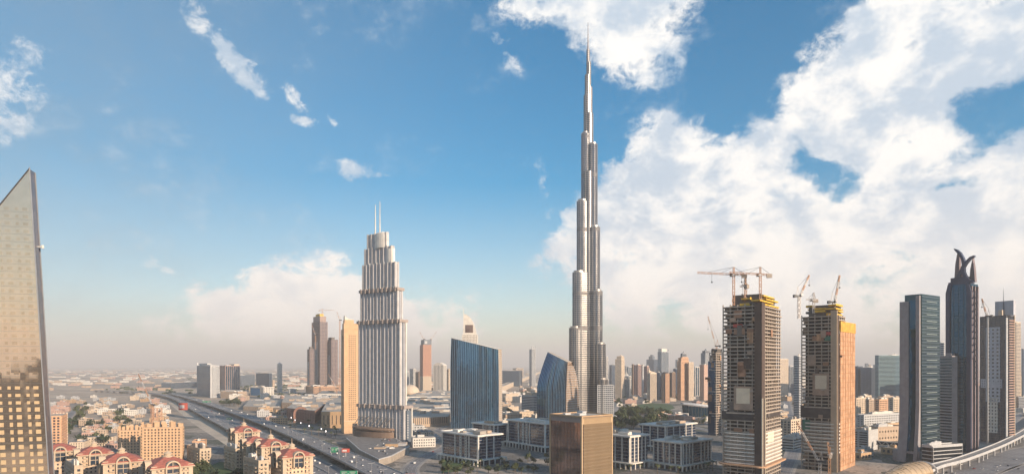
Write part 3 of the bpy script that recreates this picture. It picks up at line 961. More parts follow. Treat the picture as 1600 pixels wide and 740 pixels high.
# foot bridge with a zigzag truss
t = thing('footbridge', 'enclosed footbridge with white zigzag truss beside the curved green tower', 'footbridge', gp(1372, 693, 9) - Vector((0, 0, 9)), 0)
o = Vector(t.location); e = gp(1408, 696, 9) - Vector((0, 0, 9)) - o
b = MB()
n = 6
for s in (0, 4.5):
    q = Vector((0, s, 0))
    b.bar(q + Vector((0, 0, 8)), q + e + Vector((0, 0, 8)), .9); b.bar(q + Vector((0, 0, 13)), q + e + Vector((0, 0, 13)), .9)
    for k in range(n):
        a0, a1 = e * (k / n), e * ((k + 1) / n)
        b.bar(q + a0 + Vector((0, 0, 8 if k % 2 else 13)), q + a1 + Vector((0, 0, 13 if k % 2 else 8)), .7)
b.build('truss', WHITE, t)
b = MB(); b.loft([[e * k + Vector((0, y, z)) for y, z in ((.6, 8.1), (3.9, 8.1), (3.9, 12.8), (.6, 12.8))] for k in (0, 1)]); b.build('walkway', DARKG, t)
b = MB()
for k in (.05, .95): b.bar(e * k + Vector((0, 2, 0)), e * k + Vector((0, 2, 8)), 1.4)
b.build('pier', CONC, t)

# ------------------------------------------------------------------ the skyscraper
YB = depth(655)
SK = thing('skyscraper', 'tallest silvery skyscraper with stepped round tiers and a needle spire', 'skyscraper', (X(918.5, YB), YB, 0), R(0))
K = YB / F


def steel_skin():
    m = bpy.data.materials.new('banded steel and glass'); m.use_nodes = True
    nt = m.node_tree; N, L = nt.nodes.new, nt.links.new
    p = nt.nodes['Principled BSDF']
    tc = N('ShaderNodeTexCoord'); sp = N('ShaderNodeSeparateXYZ'); L(tc.outputs['Object'], sp.inputs[0])
    w = N('ShaderNodeMath'); w.operation = 'FRACT'
    dv = N('ShaderNodeMath'); dv.operation = 'DIVIDE'; L(sp.outputs[2], dv.inputs[0]); dv.inputs[1].default_value = 3.9
    L(dv.outputs[0], w.inputs[0])
    g = N('ShaderNodeMath'); g.operation = 'GREATER_THAN'; L(w.outputs[0], g.inputs[0]); g.inputs[1].default_value = .52
    # whole groups of floors catch dust and cleaning differently
    no = N('ShaderNodeTexNoise'); no.inputs['Scale'].default_value = .05; no.inputs['Detail'].default_value = 6
    mp = N('ShaderNodeMapping'); mp.inputs[3].default_value = (1, 1, .35); L(tc.outputs['Object'], mp.inputs[0]); L(mp.outputs[0], no.inputs['Vector'])
    mr = N('ShaderNodeMapRange'); L(no.outputs['Fac'], mr.inputs[0]); mr.inputs[1].default_value = .35; mr.inputs[2].default_value = .65
    st = N('ShaderNodeMix'); st.data_type = 'RGBA'; L(mr.outputs[0], st.inputs[0]); st.inputs[6].default_value = (.25, .24, .24, 1); st.inputs[7].default_value = (.40, .37, .345, 1)
    gl = N('ShaderNodeMix'); gl.data_type = 'RGBA'; L(mr.outputs[0], gl.inputs[0]); gl.inputs[6].default_value = (.07, .08, .095, 1); gl.inputs[7].default_value = (.15, .15, .155, 1)
    mx = N('ShaderNodeMix'); mx.data_type = 'RGBA'; L(g.outputs[0], mx.inputs[0]); L(gl.outputs[2], mx.inputs[6]); L(st.outputs[2], mx.inputs[7])
    L(mx.outputs[2], p.inputs['Base Color'])
    p.inputs['Metallic'].default_value = .88
    ro = N('ShaderNodeMapRange'); L(g.outputs[0], ro.inputs[0]); ro.inputs[3].default_value = .30; ro.inputs[4].default_value = .42
    L(ro.outputs[0], p.inputs['Roughness'])
    return m


STL = steel_skin()
FIN = mat('polished steel fin', (.46, .42, .39), rough=.35, metal=.7)
MECH = mat('louvred plant floor', (.16, .15, .15), rough=.6, metal=.3)


def zrow(r): return Z(r, YB)
def lobe(cx, cy, rad, z, ang, mech=()):
    """one round ended bay of a wing: bow front, web back to the core"""
    b = MB()
    ca, sa = math.cos(ang), math.sin(ang)
    pts = [(math.cos(a) * rad, math.sin(a) * rad) for a in [R(-95 + 190 * k / 16) for k in range(17)]]
    ln = math.hypot(cx, cy)
    pts = pts + [(-ln, rad), (-ln, -rad)]
    poly = [(cx + px * ca - py * sa, cy + px * sa + py * ca) for px, py in pts]
    b.prism(poly, 0, z)
    tier = b.build('tower_tier', STL, SK)
    fb = MB()
    for k in range(11):
        a = R(-90 + 18 * k)
        px, py = math.cos(a) * (rad + .35), math.sin(a) * (rad + .35)
        x, y = cx + px * ca - py * sa, cy + px * sa + py * ca
        fb.bar((x, y, 0), (x, y, z + 1.2), .55)
    fb.build('fins', FIN, tier)
    fb = MB()
    for k in range(10):
        a = R(-81 + 18 * k)
        px, py = math.cos(a) * (rad + .02), math.sin(a) * (rad + .02)
        x, y = cx + px * ca - py * sa, cy + px * sa + py * ca
        fb.bar((x, y, 0), (x, y, z - .5), .9 if k % 2 else .5)
    fb.build('cleft_shade_strips', NAVYG, tier)  # dark strips standing in for the shade in the clefts between fins
    for (m0, m1) in mech:
        if m0 < z:
            mb = MB(); mb.prism(offset(poly, .5), m0, min(m1, z - .5)); mb.build('plant_floor', MECH, tier)
    cb = MB(); cb.prism(offset(poly, -2), z, z + 4); cb.build('roof_plant', FIN, tier)
    return tier


MECHS = [(zrow(516), zrow(510)), (zrow(462), zrow(457)), (zrow(363), zrow(358)), (zrow(279), zrow(273)), (zrow(217), zrow(214))]
WA, WB, WC = R(207), R(327), R(90)
def wing(ang, tiers):
    for (ext, row, rad) in tiers:
        cx = ext * K - rad
        dist = cx / abs(math.cos(ang))
        lobe(dist * math.cos(ang), dist * math.sin(ang), rad, zrow(row), ang, MECHS)
wing(WA, [(30, 513, 12), (24.5, 427, 12), (17.5, 316, 11), (10.3, 210, 8.4)])
wing(WB, [(29, 592, 12.5), (26, 538, 12), (21.5, 456, 12), (17.8, 357, 11), (14.2, 228, 9)])
for (dist, row, rad) in [(44, 560, 12), (36, 490, 12), (28, 400, 11), (19, 270, 9)]:
    lobe(0, dist, rad, zrow(row), WC, MECHS)
for (x, y, rad, row) in [(0, -3, 12.5, 270), (1.5, 0, 9.8, 178), (-1.5, -1, 7.2, 150), (2.5, 1, 7.0, 137), (-.8, -1, 5.4, 118), (1.8, 0, 4.6, 98), (.6, 0, 3.0, 78)]:
    b = MB(); b.prism([(x + rad * math.cos(a), y + rad * math.sin(a)) for a in [k * math.pi / 12 for k in range(24)]], 0, zrow(row)); t = b.build('tower_tier', STL, SK)
    fb = MB()
    for k in range(12):
        a = k * math.pi / 6
        fb.bar((x + (rad + .2) * math.cos(a), y + (rad + .2) * math.sin(a), 100), (x + (rad + .2) * math.cos(a), y + (rad + .2) * math.sin(a), zrow(row) + 1), .4)
    fb.build('fins', FIN, t)
b = MB(); b.tube([(.4, 0, zrow(82)), (.4, 0, zrow(70)), (.4, 0, zrow(52)), (.4, 0, zrow(35))], 2, 10, radii=[1.9, 1.2, .8, .4]); b.build('spire', mat('dark spire steel', (.20, .17, .17), rough=.5, metal=.4), SK)
# stepped low wings at the foot
b = MB(); skin(b, rect(34, 40, 16, -30), 0, zrow(600), bay=4, fh=4, wr=.8, hr=.55); b.build('podium', [PALE, NAVYG, ROOF], SK)
b = MB(); b.prism([(60 * math.cos(a), 56 * math.sin(a) - 4) for a in [k * math.pi / 16 for k in range(32)]], 0, 9); b.build('entrance_ring', PALE, SK)
claim(Vector((X(918.5, YB) - 50, YB - 50, 0)), 100, 110, 0)

# ------------------------------------------------------------------ tall stepped tower with two masts
YA = depth(692)
IV = mat('ivory pier', (.54, .52, .51), rough=.6, dirt=.2)
BAL = mat('balcony edge', (.44, .45, .48), rough=.6, dirt=.3)
AG = mat('dark blue apartment glass', (.02, .05, .11), rough=.1, metal=.5, var=.3, vscale=.05, cells=(3, 3.4, .5, (.12, .14, .17)))  # bluish dark colour of the glass itself
TH = 57
c, w, d, t = corner(561, 617, 626, YA, TH)       # d is the wide front, w the short right side
AD = thing('stepped_skyscraper', 'tall ivory skyscraper of stepped tiers with two white masts on its roof', 'skyscraper', c, t)
claim(c, w, d, t)
ka = YA / F
def yspan(pl, pr):                                # local y for two photo columns on the front face
    s = d / (617 - 561.0)
    return (617 - pr) * s, (617 - pl) * s
def tier(pl, pr, rb, rt, inset, band=True, glassy=False, pl2=0):
    y0, y1 = yspan(pl, pr); z0, z1 = Z(rb, YA), Z(rt, YA)
    x0, x1 = inset, w - inset
    b = MB(); b.box(x0, y0, z0, x1, y1, z1)
    tb = b.build('tier_body', AG if not glassy else IV, AD)
    n = max(3, round((y1 - y0) / 7.4))
    if n % 2 == 0: n += 1
    # balcony slabs: one mesh per tier bay stack
    slabs = []
    fl = max(1, int((z1 - z0) / 3.45))
    for k in range(n):
        ya, yb = y0 + (y1 - y0) * k / n, y0 + (y1 - y0) * (k + 1) / n
        out = 1.0 if k % 2 == 0 else .45
        # pier
        pw = .8 if k % 2 else 1.5
        pb = MB(); pb.box(x0 - 1.15, ya - pw / 2, z0, x0 + .5, ya + pw / 2, z1 + (2.5 if k % 2 else 1)); pb.build('pier', IV, AD)
        sb = MB(); prof = [(x0 + .3, z1 - .2), (x0 + .3, z0)]
        for f in range(fl):
            zz = z0 + (z1 - z0) * f / fl; th = .85 if out > 1 else .6
            prof += [(x0 - out, zz), (x0 - out, zz + th), (x0 - .03, zz + th), (x0 - .03, min(z1 - .2, zz + (z1 - z0) / fl - .01))]
        sb.loft([[(x_, yy, z_) for x_, z_ in prof] for yy in (yb - pw / 2 - .5, ya + pw / 2 + .5)])
        s_ = sb.build('balcony_stack', BAL, AD)
        if k == n - 1:
            pb = MB(); pb.box(x0 - 1.15, yb - 1, z0, x0 + .5, yb + 1, z1 + 1); pb.build('pier', IV, AD)
    for q in (.3, .7):
        sb = MB(); prof = [(y0 + .3, z1 - .2), (y0 + .3, z0)]
        for f in range(fl):
            zz = z0 + (z1 - z0) * f / fl
            prof += [(y0 - .6, zz), (y0 - .6, zz + 1), (y0 - .03, zz + 1), (y0 - .03, min(z1 - .2, zz + (z1 - z0) / fl - .01))]
        sb.loft([[(xx, y_, z_) for y_, z_ in prof] for xx in (x0 + (x1 - x0) * q - 1.4, x0 + (x1 - x0) * q + 1.4)])
        sb.build('balcony_stack', BAL, AD)
    for xx in (x0 + .9, x1 - .9):
        pb = MB(); pb.box(xx - 1, y0 - 1.3, z0, xx + 1, y0 + .4, z1 + 1.5); pb.build('pier', IV, AD)
        pb = MB(); pb.box(xx - 1, y1 - .4, z0, xx + 1, y1 + 1.3, z1 + 1.5); pb.build('pier', IV, AD)
    b = MB(); b.box(x0 - .6, y0 - .6, z1 - 1, x1 + .6, y1 + .6, z1 + .6); b.build('tier_cornice', IV, AD)
tier(561.5, 631, 692, 634, -1.0)
tier(561.5, 624.5, 634, 500, 0)
tier(563.5, 620, 500, 450, 1.2)
tier(565.5, 615.5, 450, 409, 2.4)
tier(568, 609, 409, 383, 3.4)
tier(572, 601, 383, 360, 4.0, glassy=True)
for (row, pl, pr, xo) in ((634, 559.5, 633, 3.4), (500, 559.5, 626, 3.0), (450, 562, 621.5, 1.6)):
    y0, y1 = yspan(pl, pr); z = Z(row, YA)
    b = MB(); b.box(-xo, y0 - .4, z - 3, w + xo, y1 + .4, z + 1.2)
    for k in range(9):
        yy = y0 + (y1 - y0) * (k + .5) / 9; b.box(-xo - .8, yy - 1.2, z - 4.5, -xo + .5, yy + 1.2, z + 2.2)
    b.build('belt_cornice', mat('belt stone', (.36, .30, .27), dirt=.4), AD)
# the dark slate side slab with white windows and a white edge
y0, _ = yspan(561, 632)
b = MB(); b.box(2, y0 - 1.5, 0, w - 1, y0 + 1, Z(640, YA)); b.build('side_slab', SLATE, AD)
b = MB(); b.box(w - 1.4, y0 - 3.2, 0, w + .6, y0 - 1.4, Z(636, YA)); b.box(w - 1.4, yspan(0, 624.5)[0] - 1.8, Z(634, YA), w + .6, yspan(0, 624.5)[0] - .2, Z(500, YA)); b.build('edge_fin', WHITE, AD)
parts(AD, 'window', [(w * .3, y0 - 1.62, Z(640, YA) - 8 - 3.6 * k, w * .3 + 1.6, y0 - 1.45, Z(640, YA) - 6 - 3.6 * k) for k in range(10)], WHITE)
# entrance canopy, a curved ledge round the foot
b = MB()
yc = d / 2
ring = lambda rr, z: [(-6 - rr * math.sin(a), yc + (d * .56) * math.cos(a) * (.75 + rr / 60), z) for a in [k * math.pi / 18 for k in range(19)]]
b.loft([ring(15, 19), ring(16, 21), ring(15, 22.5), ring(2, 23)], closed=False, cap=False)
b.loft([ring(14, 8), ring(14, 17), ring(2, 17.5)], closed=False, cap=False)
b.build('canopy', BROWN, AD)
b = MB()
for k in range(8):
    yy = d * (k + .5) / 8; b.bar((-2, yy, 38), (-15, yy + 3, 22), .9)
b.build('canopy_stays', CONCD, AD)
for px, rt in ((583, 312), (590, 308)):
    yy = yspan(px, px)[0]
    b = MB(); b.tube([(w * .45, yy, Z(362, YA)), (w * .45, yy, Z(340, YA)), (w * .45, yy, Z(rt, YA))], 1, 8, radii=[1.1, .8, .4]); b.build('mast', WHITE, AD)
b = MB(); y0, y1 = yspan(582, 602); ym, ry = (y0 + y1) / 2, (y1 - y0) / 2
b.loft([[(w * .5 + w * .42 * math.cos(a) * s_, ym + ry * math.sin(a) * s_, z) for a in [k * math.pi / 10 for k in range(20)]] for s_, z in ((1, Z(383, YA)), (1, Z(364, YA)), (.9, Z(360, YA)), (.6, Z(358, YA)))]); b.build('crown_drum', mat('bright crown cladding', (.74, .69, .62), rough=.5), AD)
b = MB(); y0, y1 = yspan(600, 612); ym, ry = (y0 + y1) / 2, (y1 - y0) / 2
b.loft([[(w * .5 + w * .36 * math.cos(a), ym + ry * math.sin(a), z) for a in [k * math.pi / 10 for k in range(20)]] for z in (Z(409, YA), Z(386, YA))]); b.build('crown_drum', mat('bright crown cladding', ()), AD)
# its walled forecourt podium
pd = thing('podium_building', 'beige walled podium deck with parked cars below the tall stepped tower', 'podium', (0, 0, 0))
pts = [gp(*q) for q in [(541, 692), (562, 712), (592, 728), (612, 722), (640, 706), (610, 688)]]
b = MB(); b.prism([(p.x, p.y) for p in pts], 0, 7.5); b.build('podium_wall', mat('beige podium wall', (.36, .31, .26), dirt=.4), pd)
b = MB(); b.prism(offset([(p.x, p.y) for p in pts], -1.2), 7.5, 8.7); b.build('parking_deck', ROOFD, pd)
q = offset([(p.x, p.y) for p in pts], .3); b = MB(); b.prism(q, 7.5, 8.5)
b.build('podium_parapet', PALE, pd)
for p in pts: FOOT.append((p.x, p.y, 25))
POD = pts
for k, (u, v, a, e_) in enumerate([(.2, .3, 14, 9), (.55, .5, 22, 8), (.8, .25, 10, 12), (.4, .75, 16, 6)]):
    q0 = POD[1].lerp(POD[4], u).lerp(POD[3].lerp(POD[5], u), v * .6)
    b = MB(); b.box(q0.x, q0.y, 7.4, q0.x + a, q0.y + e_, 10.5 + k * .6); b.build('roof_unit', [SAND, PALE, CONC, TAN][k], pd)

# ------------------------------------------------------------------ orange hotel slab
def windows_on(root, w, d, z0, z1, nb, nf, m, face='R', ww=.5, hh=.55, x0=0, x1=None, limit=100, name='window', proud=.06):
    x1 = x1 if x1 is not None else (w if face == 'R' else d)
    bx = []
    for j in range(nf):
        for i in range(nb):
            cx = x0 + (x1 - x0) * (i + .5) / nb; hw = (x1 - x0) / nb * ww / 2
            cz = z0 + (z1 - z0) * (j + .5) / nf; hz_ = (z1 - z0) / nf * hh / 2
            bx.append((cx - hw, -proud, cz - hz_, cx + hw, .3, cz + hz_) if face == 'R' else (-proud, cx - hw, cz - hz_, .3, cx + hw, cz + hz_))
    parts(root, name, bx, m, limit)


r, w, d, h = block('orange lit hotel slab with rows of small square windows and arched crown', 533, 537.5, 563, 677, 513, 22, 'grid', mat('orange stone', (.60, .39, .23), rough=.7, dirt=.15), DARKG, name='hotel_tower', cat='hotel', kit=0, d=None,
                   bay=3.1, fh=3.55, wr=.45, hr=.5, margin=7, zm=(22, 10))
b = MB(); b.box(-.5, -.6, h, w * .96, d * .5, h + 9); b.box(1, 0, h + 9, w * .6, d * .5, h + 15); b.build('crown', mat('orange stone', ()), r)
b = MB(); b.loft([[(x, 1.5, z) for x, z in q] + [] for q in []] or [[(w * .05, 1, h + 15), (w * .55, 1, h + 15), (w * .55, d * .4, h + 15), (w * .05, d * .4, h + 15)], [(w * .05, 1, h + 22), (w * .2, 1, h + 18), (w * .2, d * .4, h + 18), (w * .05, d * .4, h + 22)]]); b.build('crest', WHITE, r)
b = MB(); b.box(w * .52, -.35, 0, w * .82, .5, 17); b.build('entrance', DARKG, r)
b = MB(); b.box(0, -.5, 20.4, w, .4, 21.6); b.build('belt_cornice', CREAM, r)

# ------------------------------------------------------------------ big blue glass tower with a slanting roof
def fin_glass(): return mat('blue fin glass', (.02, .125, .25), rough=.05, metal=.85, var=.25, vscale=.02, cells=(3.5, 3.8, .35, (.12, .26, .36)))
YG = depth(668)
kg = YG / F
G1 = thing('glass_tower', 'big blue glass tower with bulging sides, white fins and a slanting roof', 'glass tower', (X(705, YG), YG, 0))
wg = 74 * kg
def g1_front(s, z, side=0):
    """s 0..1 along the front; barrel plan, slightly leaning ends"""
    zt = Z(529, YG); bulge = 2.0 * kg * (math.sin(min(1, z / zt) * 2.4) - .35)
    x = -bulge * (1 - s) * .6 + wg * s + (-2.4 * kg * max(0, z / zt - .55) * s * s) + 4 * kg * (1 - s) * max(0, z / zt - .6) ** 1.5
    y = -14 * math.sin(math.pi * (s * .75 + .12)) + 18 * s
    return x, y
def g1_top(s): return Z(528, YG) + (Z(545, YG) - Z(528, YG)) * s
NS, NZ = 26, 14
rings = []
b = MB()
P = [[(*g1_front(i / NS, g1_top(i / NS) * j / NZ), g1_top(i / NS) * j / NZ) for j in range(NZ + 1)] for i in range(NS + 1)]
base = 0
for i in range(NS + 1): b.v.extend(P[i])
for i in range(NS):
    for j in range(NZ):
        a = i * (NZ + 1) + j; b.f.append((a, a + NZ + 1, a + NZ + 2, a + 1)); b.mi.append(0)
b.build('curved_glass_front', fin_glass(), G1, smooth=True)
D1 = 22
bb = MB()          # right, back and left walls, and the roof
for (i, sx) in ((0, 0), (NS, 1)):
    ringA = [p for p in P[i]]; ringB = [(p[0] + (6 if sx else 2), p[1] + D1, p[2]) for p in P[i]]
    for j in range(NZ):
        bb.face([ringA[j], ringB[j], ringB[j + 1], ringA[j + 1]], 1)
for i in range(NS):
    s0, s1 = i / NS, (i + 1) / NS
    a, c_ = P[i][NZ], P[i + 1][NZ]
    q = lambda p, s: (p[0] + 2 + 4 * s, p[1] + D1 * (1), p[2])
    bb.face([a, c_, q(c_, s1), q(a, s0)], 0)
    bb.face([(q(P[i][0], s0)), q(P[i + 1][0], s1), q(c_, s1), q(a, s0)], 1)
bb.build('rear_shell', [ROOF, mat('tan end wall', (.42, .33, .25), dirt=.3)], G1)  # one tan colour for both ends and the back
for i in range(0, NS + 1):
    fb = MB()
    for j in range(NZ):
        p, q = Vector(P[i][j]), Vector(P[i][j + 1]); p.y -= .7; q.y -= .7
        fb.bar(p, q, .4 if i % 2 else .6)
    fb.build('vertical_fin', mat('pale blue fin', (.23, .32, .42), rough=.35, metal=.4), G1)
fb = MB(); fb.tube([(p[NZ][0], p[NZ][1] - .6, p[NZ][2] + .3) for p in P], .8, 6); fb.build('roof_edge', PALE, G1)
fb = MB()
for k in range(1, 40):
    z = Z(545, YG) * k / 40
    x, y = g1_front(1, z)
    fb.bar((x + .4, y + 1, z), (x + 6.4, y + D1 - 1, z), .8)
fb.build('end_ledges', PALE, G1)
claim(Vector((X(705, YG), YG, 0)), wg, 50, 0)

# ------------------------------------------------------------------ smaller blue glass tower, peaked, with a bowed right side
YG2 = depth(663); k2 = YG2 / F
c = Vector((X(884, YG2), YG2, 0))
G2 = thing('glass_tower', 'smaller peaked blue glass tower with a bowed tan right side', 'glass tower', c)
zt = lambda r_: Z(r_, YG2)
# silhouette columns of the front face, bottom to top (photo columns), kept at their own depth
def g2_left(z):
    t_ = z / zt(549); return (840 - 884) * k2 + (max(0, t_ - .5) ** 1.3) * 42 * k2
def g2_right(z):
    t_ = z / zt(565); return 0 + 0 * t_ + (max(0, t_ - .35) ** 2) * 6 * k2
def g2_top(s):
    return zt(549) + (zt(565) - zt(549)) * s
NS, NZ = 18, 16
P = []
for i in range(NS + 1):
    s = i / NS; colp = []
    for j in range(NZ + 1):
        z = g2_top(s) * j / NZ
        x = g2_left(z) * (1 - s) + g2_right(z) * s
        y = (1 - s) * 26 - 10 * math.sin(math.pi * s)
        colp.append((x, y, z))
    P.append(colp)
b = MB()
for i in range(NS + 1): b.v.extend(P[i])
for i in range(NS):
    for j in range(NZ):
        a = i * (NZ + 1) + j; b.f.append((a, a + NZ + 1, a + NZ + 2, a + 1)); b.mi.append(0)
b.build('curved_glass_front', fin_glass(), G2, smooth=True)
# bowed right side
Rr_ = []
for j in range(NZ + 1):
    p = P[NS][j]; t_ = j / NZ
    Rr_.append((p[0] + (23 * k2) * (1 - max(0, t_ - .5) ** 2 * 2.4), p[1] + 30, p[2] * (1 - .0)))
Rr_[-1] = (P[NS][NZ][0] + 8 * k2, P[NS][NZ][1] + 8, P[NS][NZ][2])
bb = MB()
for j in range(NZ): bb.face([P[NS][j], Rr_[j], Rr_[j + 1], P[NS][j + 1]], 0)
LB = [(p[0] + 10, p[1] + 30, p[2]) for p in P[0]]
for j in range(NZ): bb.face([LB[j], P[0][j], P[0][j + 1], LB[j + 1]], 1)
for j in range(NZ): bb.face([Rr_[j], LB[j], LB[j + 1], Rr_[j + 1]], 1)
for i in range(NS):
    a, c_ = P[i][NZ], P[i + 1][NZ]
    qa = Vector(LB[NZ]).lerp(Vector(Rr_[NZ]), i / NS); qb = Vector(LB[NZ]).lerp(Vector(Rr_[NZ]), (i + 1) / NS)
    bb.face([a, c_, qb, qa], 2)
bb.build('rear_shell', [mat('tan side panels', (.34, .24, .17), rough=.5, dirt=.3, cells=(3, 3.8, .8, (.10, .09, .09))), TAN, ROOF], G2)
fb = MB()
for j in range(NZ): fb.bar(Rr_[j], Rr_[j + 1], 2.2)
for j in range(NZ): fb.bar(P[NS][j], P[NS][j + 1], 1.6)
fb.build('edge_frame', DARKM, G2)
fb = MB()
for k in range(1, 26):
    z = zt(568) * k / 27; t_ = k / 27 * NZ; j = int(t_); f_ = t_ - j
    p, q = Vector(P[NS][j]).lerp(Vector(P[NS][j + 1]), f_), Vector(Rr_[j]).lerp(Vector(Rr_[j + 1]), f_)
    e_ = Vector((.7, -.8, 0)); fb.bar(p + e_, q + e_, .8)
fb.build('side_ledges', PALE, G2)
for i in range(NS + 1):
    fb = MB()
    for j in range(NZ):
        p, q = Vector(P[i][j]), Vector(P[i][j + 1]); p.y -= .4; q.y -= .4; fb.bar(p, q, .45)
    fb.build('vertical_fin', mat('pale blue fin', ()), G2)
claim(Vector((X(838, YG2), YG2, 0)), 62 * k2, 45, 0)

# ------------------------------------------------------------------ white sail topped tower behind the big glass tower
YS = 1750.0; ks = YS / F
S = thing('sail_tower', 'white tower with a curved sail shaped top behind the big blue glass tower', 'tower', (X(722, YS), YS, 0))
b = MB(); skin(b, rect(24 * ks, 30), 0, Z(522, YS), bay=4, fh=4, wr=.5, hr=.5); b.build('facade', [WHITE, BRONG, ROOF], S)
out = [(1.5, 522)] + [(2, 490)] + [(6, 490.5), (12, 495), (17, 503), (20.5, 513), (22, 522)]
pts = [(x * ks, Z(r_, YS)) for x, r_ in out]
b = MB(); b.loft([[(x, y, z) for x, z in pts] for y in (3, 27)]); b.build('sail_top', WHITE, S)
b = MB(); b.box(5 * ks, 2.2, Z(519, YS), 17 * ks, 3.2, Z(507, YS)); b.build('glass_band', BRONG, S)
b = MB(); b.bar((2 * ks, 3, Z(490, YS)), (2 * ks, 3, Z(481, YS)), 1.2); b.build('mast', WHITE, S)

# ------------------------------------------------------------------ tan box office in front
YX = 640.0
c, w, d, t = corner(859, 909, 957, YX, 40)
hX = Z(651, YX)
BX = thing('box_office', 'square tan office box with mirrored left side and ribbed sunlit right side', 'office building', c, t)
b = MB(); b.box(.4, .4, 0, w - .4, d - .4, hX - 1.5); b.build('mirror_glass', BRONG, BX)
b = MB(); b.box(0, 0, hX - 1.5, w, d, hX - .2); b.build('roof', ROOF, BX)
b = MB(); b.loft([[(x, y, z) for x, y in q] for q, z in ((rect(w, d), hX - 1.6), (rect(w, d), hX + .9), (rect(w - 1.6, d - 1.6, .8, .8), hX + .9), (rect(w - 1.6, d - 1.6, .8, .8), hX - .1))], cap=False); b.build('parapet', TAN, BX)
GOLD = mat('gold tan metal', (.46, .33, .20), rough=.45, dirt=.2)
for (x, y) in ((-.3, -.3), (w - 1.5, -.3), (-.3, d - 1.5)):
    b = MB(); b.box(x, y, 0, x + 1.8, y + 1.8, hX + .3); b.build('corner_pillar', GOLD, BX)
parts(BX, 'rib', [(1.8 + (w - 3.6) * k / 26 - .3, -.75, 0, 1.8 + (w - 3.6) * k / 26 + .3, .45, hX - 1.6) for k in range(1, 26)], GOLD)
parts(BX, 'spandrel', [(1.6, -.12, 2 + 3.5 * k, w - 1.6, .5, 3.1 + 3.5 * k) for k in range(int((hX - 8) / 3.5))], mat('tan spandrel', (.15, .11, .085), rough=.5))
b = MB(); b.box(1.6, -.35, hX - 7.5, w - 1.6, .42, hX - 1.7); b.build('ribbed_fascia', GOLD, BX)
b = MB(); b.box(-.12, 1.6, hX - 6, .5, d - 1.6, hX - 1.7); b.build('side_fascia', mat('painted shade fascia', (.28, .23, .21)), BX)  # shade of the left side put into a darker fascia colour
parts(BX, 'glass_joint', [(.28, 1.6, 2 + 3.5 * k, .45, d - 1.6, 2.25 + 3.5 * k) for k in range(int((hX - 8) / 3.5))], DARKM)
parts(BX, 'glass_joint', [(.25, 1.6 + (d - 3.2) * k / 9 - .12, 0, .45, 1.6 + (d - 3.2) * k / 9 + .12, hX - 6) for k in range(1, 9)], DARKM)
for (x, y, a, b_, e_) in ((.3, .35, 10, 7, 2), (.6, .55, 6, 8, 3), (.2, .7, 8, 4, 1.6)):
    q = MB(); q.box(w * x, d * y, hX - .2, w * x + a, d * y + b_, hX + e_); q.build('roof_unit', PALE, BX)
claim(c, w, d, t)

# ------------------------------------------------------------------ white framed office blocks
WF = mat('white stone frame', (.70, .66, .60), rough=.7, dirt=.25)
NV = mat('navy window band glass', (.012, .028, .065), rough=.08, ior=1.9, cells=(2.5, 3.7, .4, (.09, .09, .10)))
def framed_office(label, L, C, Rr, base, top, theta, cols_l, cols_r, fins=True, podium=True):
    Y = depth(base); c, w, d, t = corner(L, C, Rr, Y, theta); h = Z(top, Y)
    root = thing('framed_office', label, 'office building', c, t, 'white framed office blocks')
    p0 = h * .2 if podium else 0
    b = MB(); b.box(.8, .8, 0, w - .8, d - .8, h - 1.5); b.build('glazing', NV, root)
    b = MB(); b.loft([[(x, y, z) for x, y in q] for q, z in ((rect(w + 3, d + 3, -1.5, -1.5), h - 2.2), (rect(w + 3, d + 3, -1.5, -1.5), h - .6), (rect(w, d), h), (rect(w - 1, d - 1, .5, .5), h - .9))], cap=True); b.build('roof', WF, root)
    nf = 7
    parts(root, 'floor_band', [(.55, .55, p0 + (h - p0 - 3) * k / nf, w - .55, d - .55, p0 + (h - p0 - 3) * k / nf + .55) for k in range(nf + 1)], mat('slim sill', (.30, .30, .31), rough=.5))
    bx = [(w * f - .7, -.2, p0, w * f + .7, 1.2, h - 2) for f in cols_r] + [(-.2, d * f - .7, p0, 1.2, d * f + .7, h - 2) for f in cols_l]
    parts(root, 'column', bx, WF)
    # ladder piers: white with square openings
    if fins:
        for f in fins:
            y = d * f
            b = MB(); b.box(0, y - 1.6, p0, .7, y + 1.6, h - 2); lp = b.build('window_pier', WF, root)
            parts(lp, 'window', [(-.06, y - .7, p0 + 1.5 + (h - p0 - 6) * k / nf, .2, y + .7, p0 + 3.4 + (h - p0 - 6) * k / nf) for k in range(nf + 1)], DARKM)
    if podium:
        g = 4.5
        b = MB(); b.loft([[(x, y, z) for x, y in rect(w + 2 * g, d + 2 * g, -g, -g)] for z in (p0 - 1.2, p0)]); b.build('podium_roof', WF, root)
        n1, n2 = max(4, int(w / 6)), max(5, int(d / 6))
        parts(root, 'podium_column', [(-g + .2 + (w + 2 * g - 1.6) * k / n1, -g + .1, 0, -g + 1.4 + (w + 2 * g - 1.6) * k / n1, -g + 1.3, p0 - 1.2) for k in range(n1 + 1)] +
              [(-g + .1, -g + .2 + (d + 2 * g - 1.6) * k / n2, 0, -g + 1.3, -g + 1.4 + (d + 2 * g - 1.6) * k / n2, p0 - 1.2) for k in range(n2 + 1)], WF)
    rr = random.Random(int(L))
    for k in range(7):
        a, b_ = rr.uniform(.08, .3) * w, rr.uniform(.08, .3) * d; x, y = rr.uniform(.05, .68) * w, rr.uniform(.05, .68) * d
        q = MB(); q.box(x, y, h - .3 + .02 * k, x + a, y + b_, h + rr.uniform(1.2, 3.5)); q.build('roof_unit', rr.choice([ROOF, WF, SAND]), root)
    claim(c, w, d, t, 8)
    return root
framed_office('white framed office with two window ladders on its shaded side, nearest the curved road', 690, 747, 784, 727, 679, 42, (.02, .98, .62, .24), (.02, .36, .66), fins=(.47, .33))
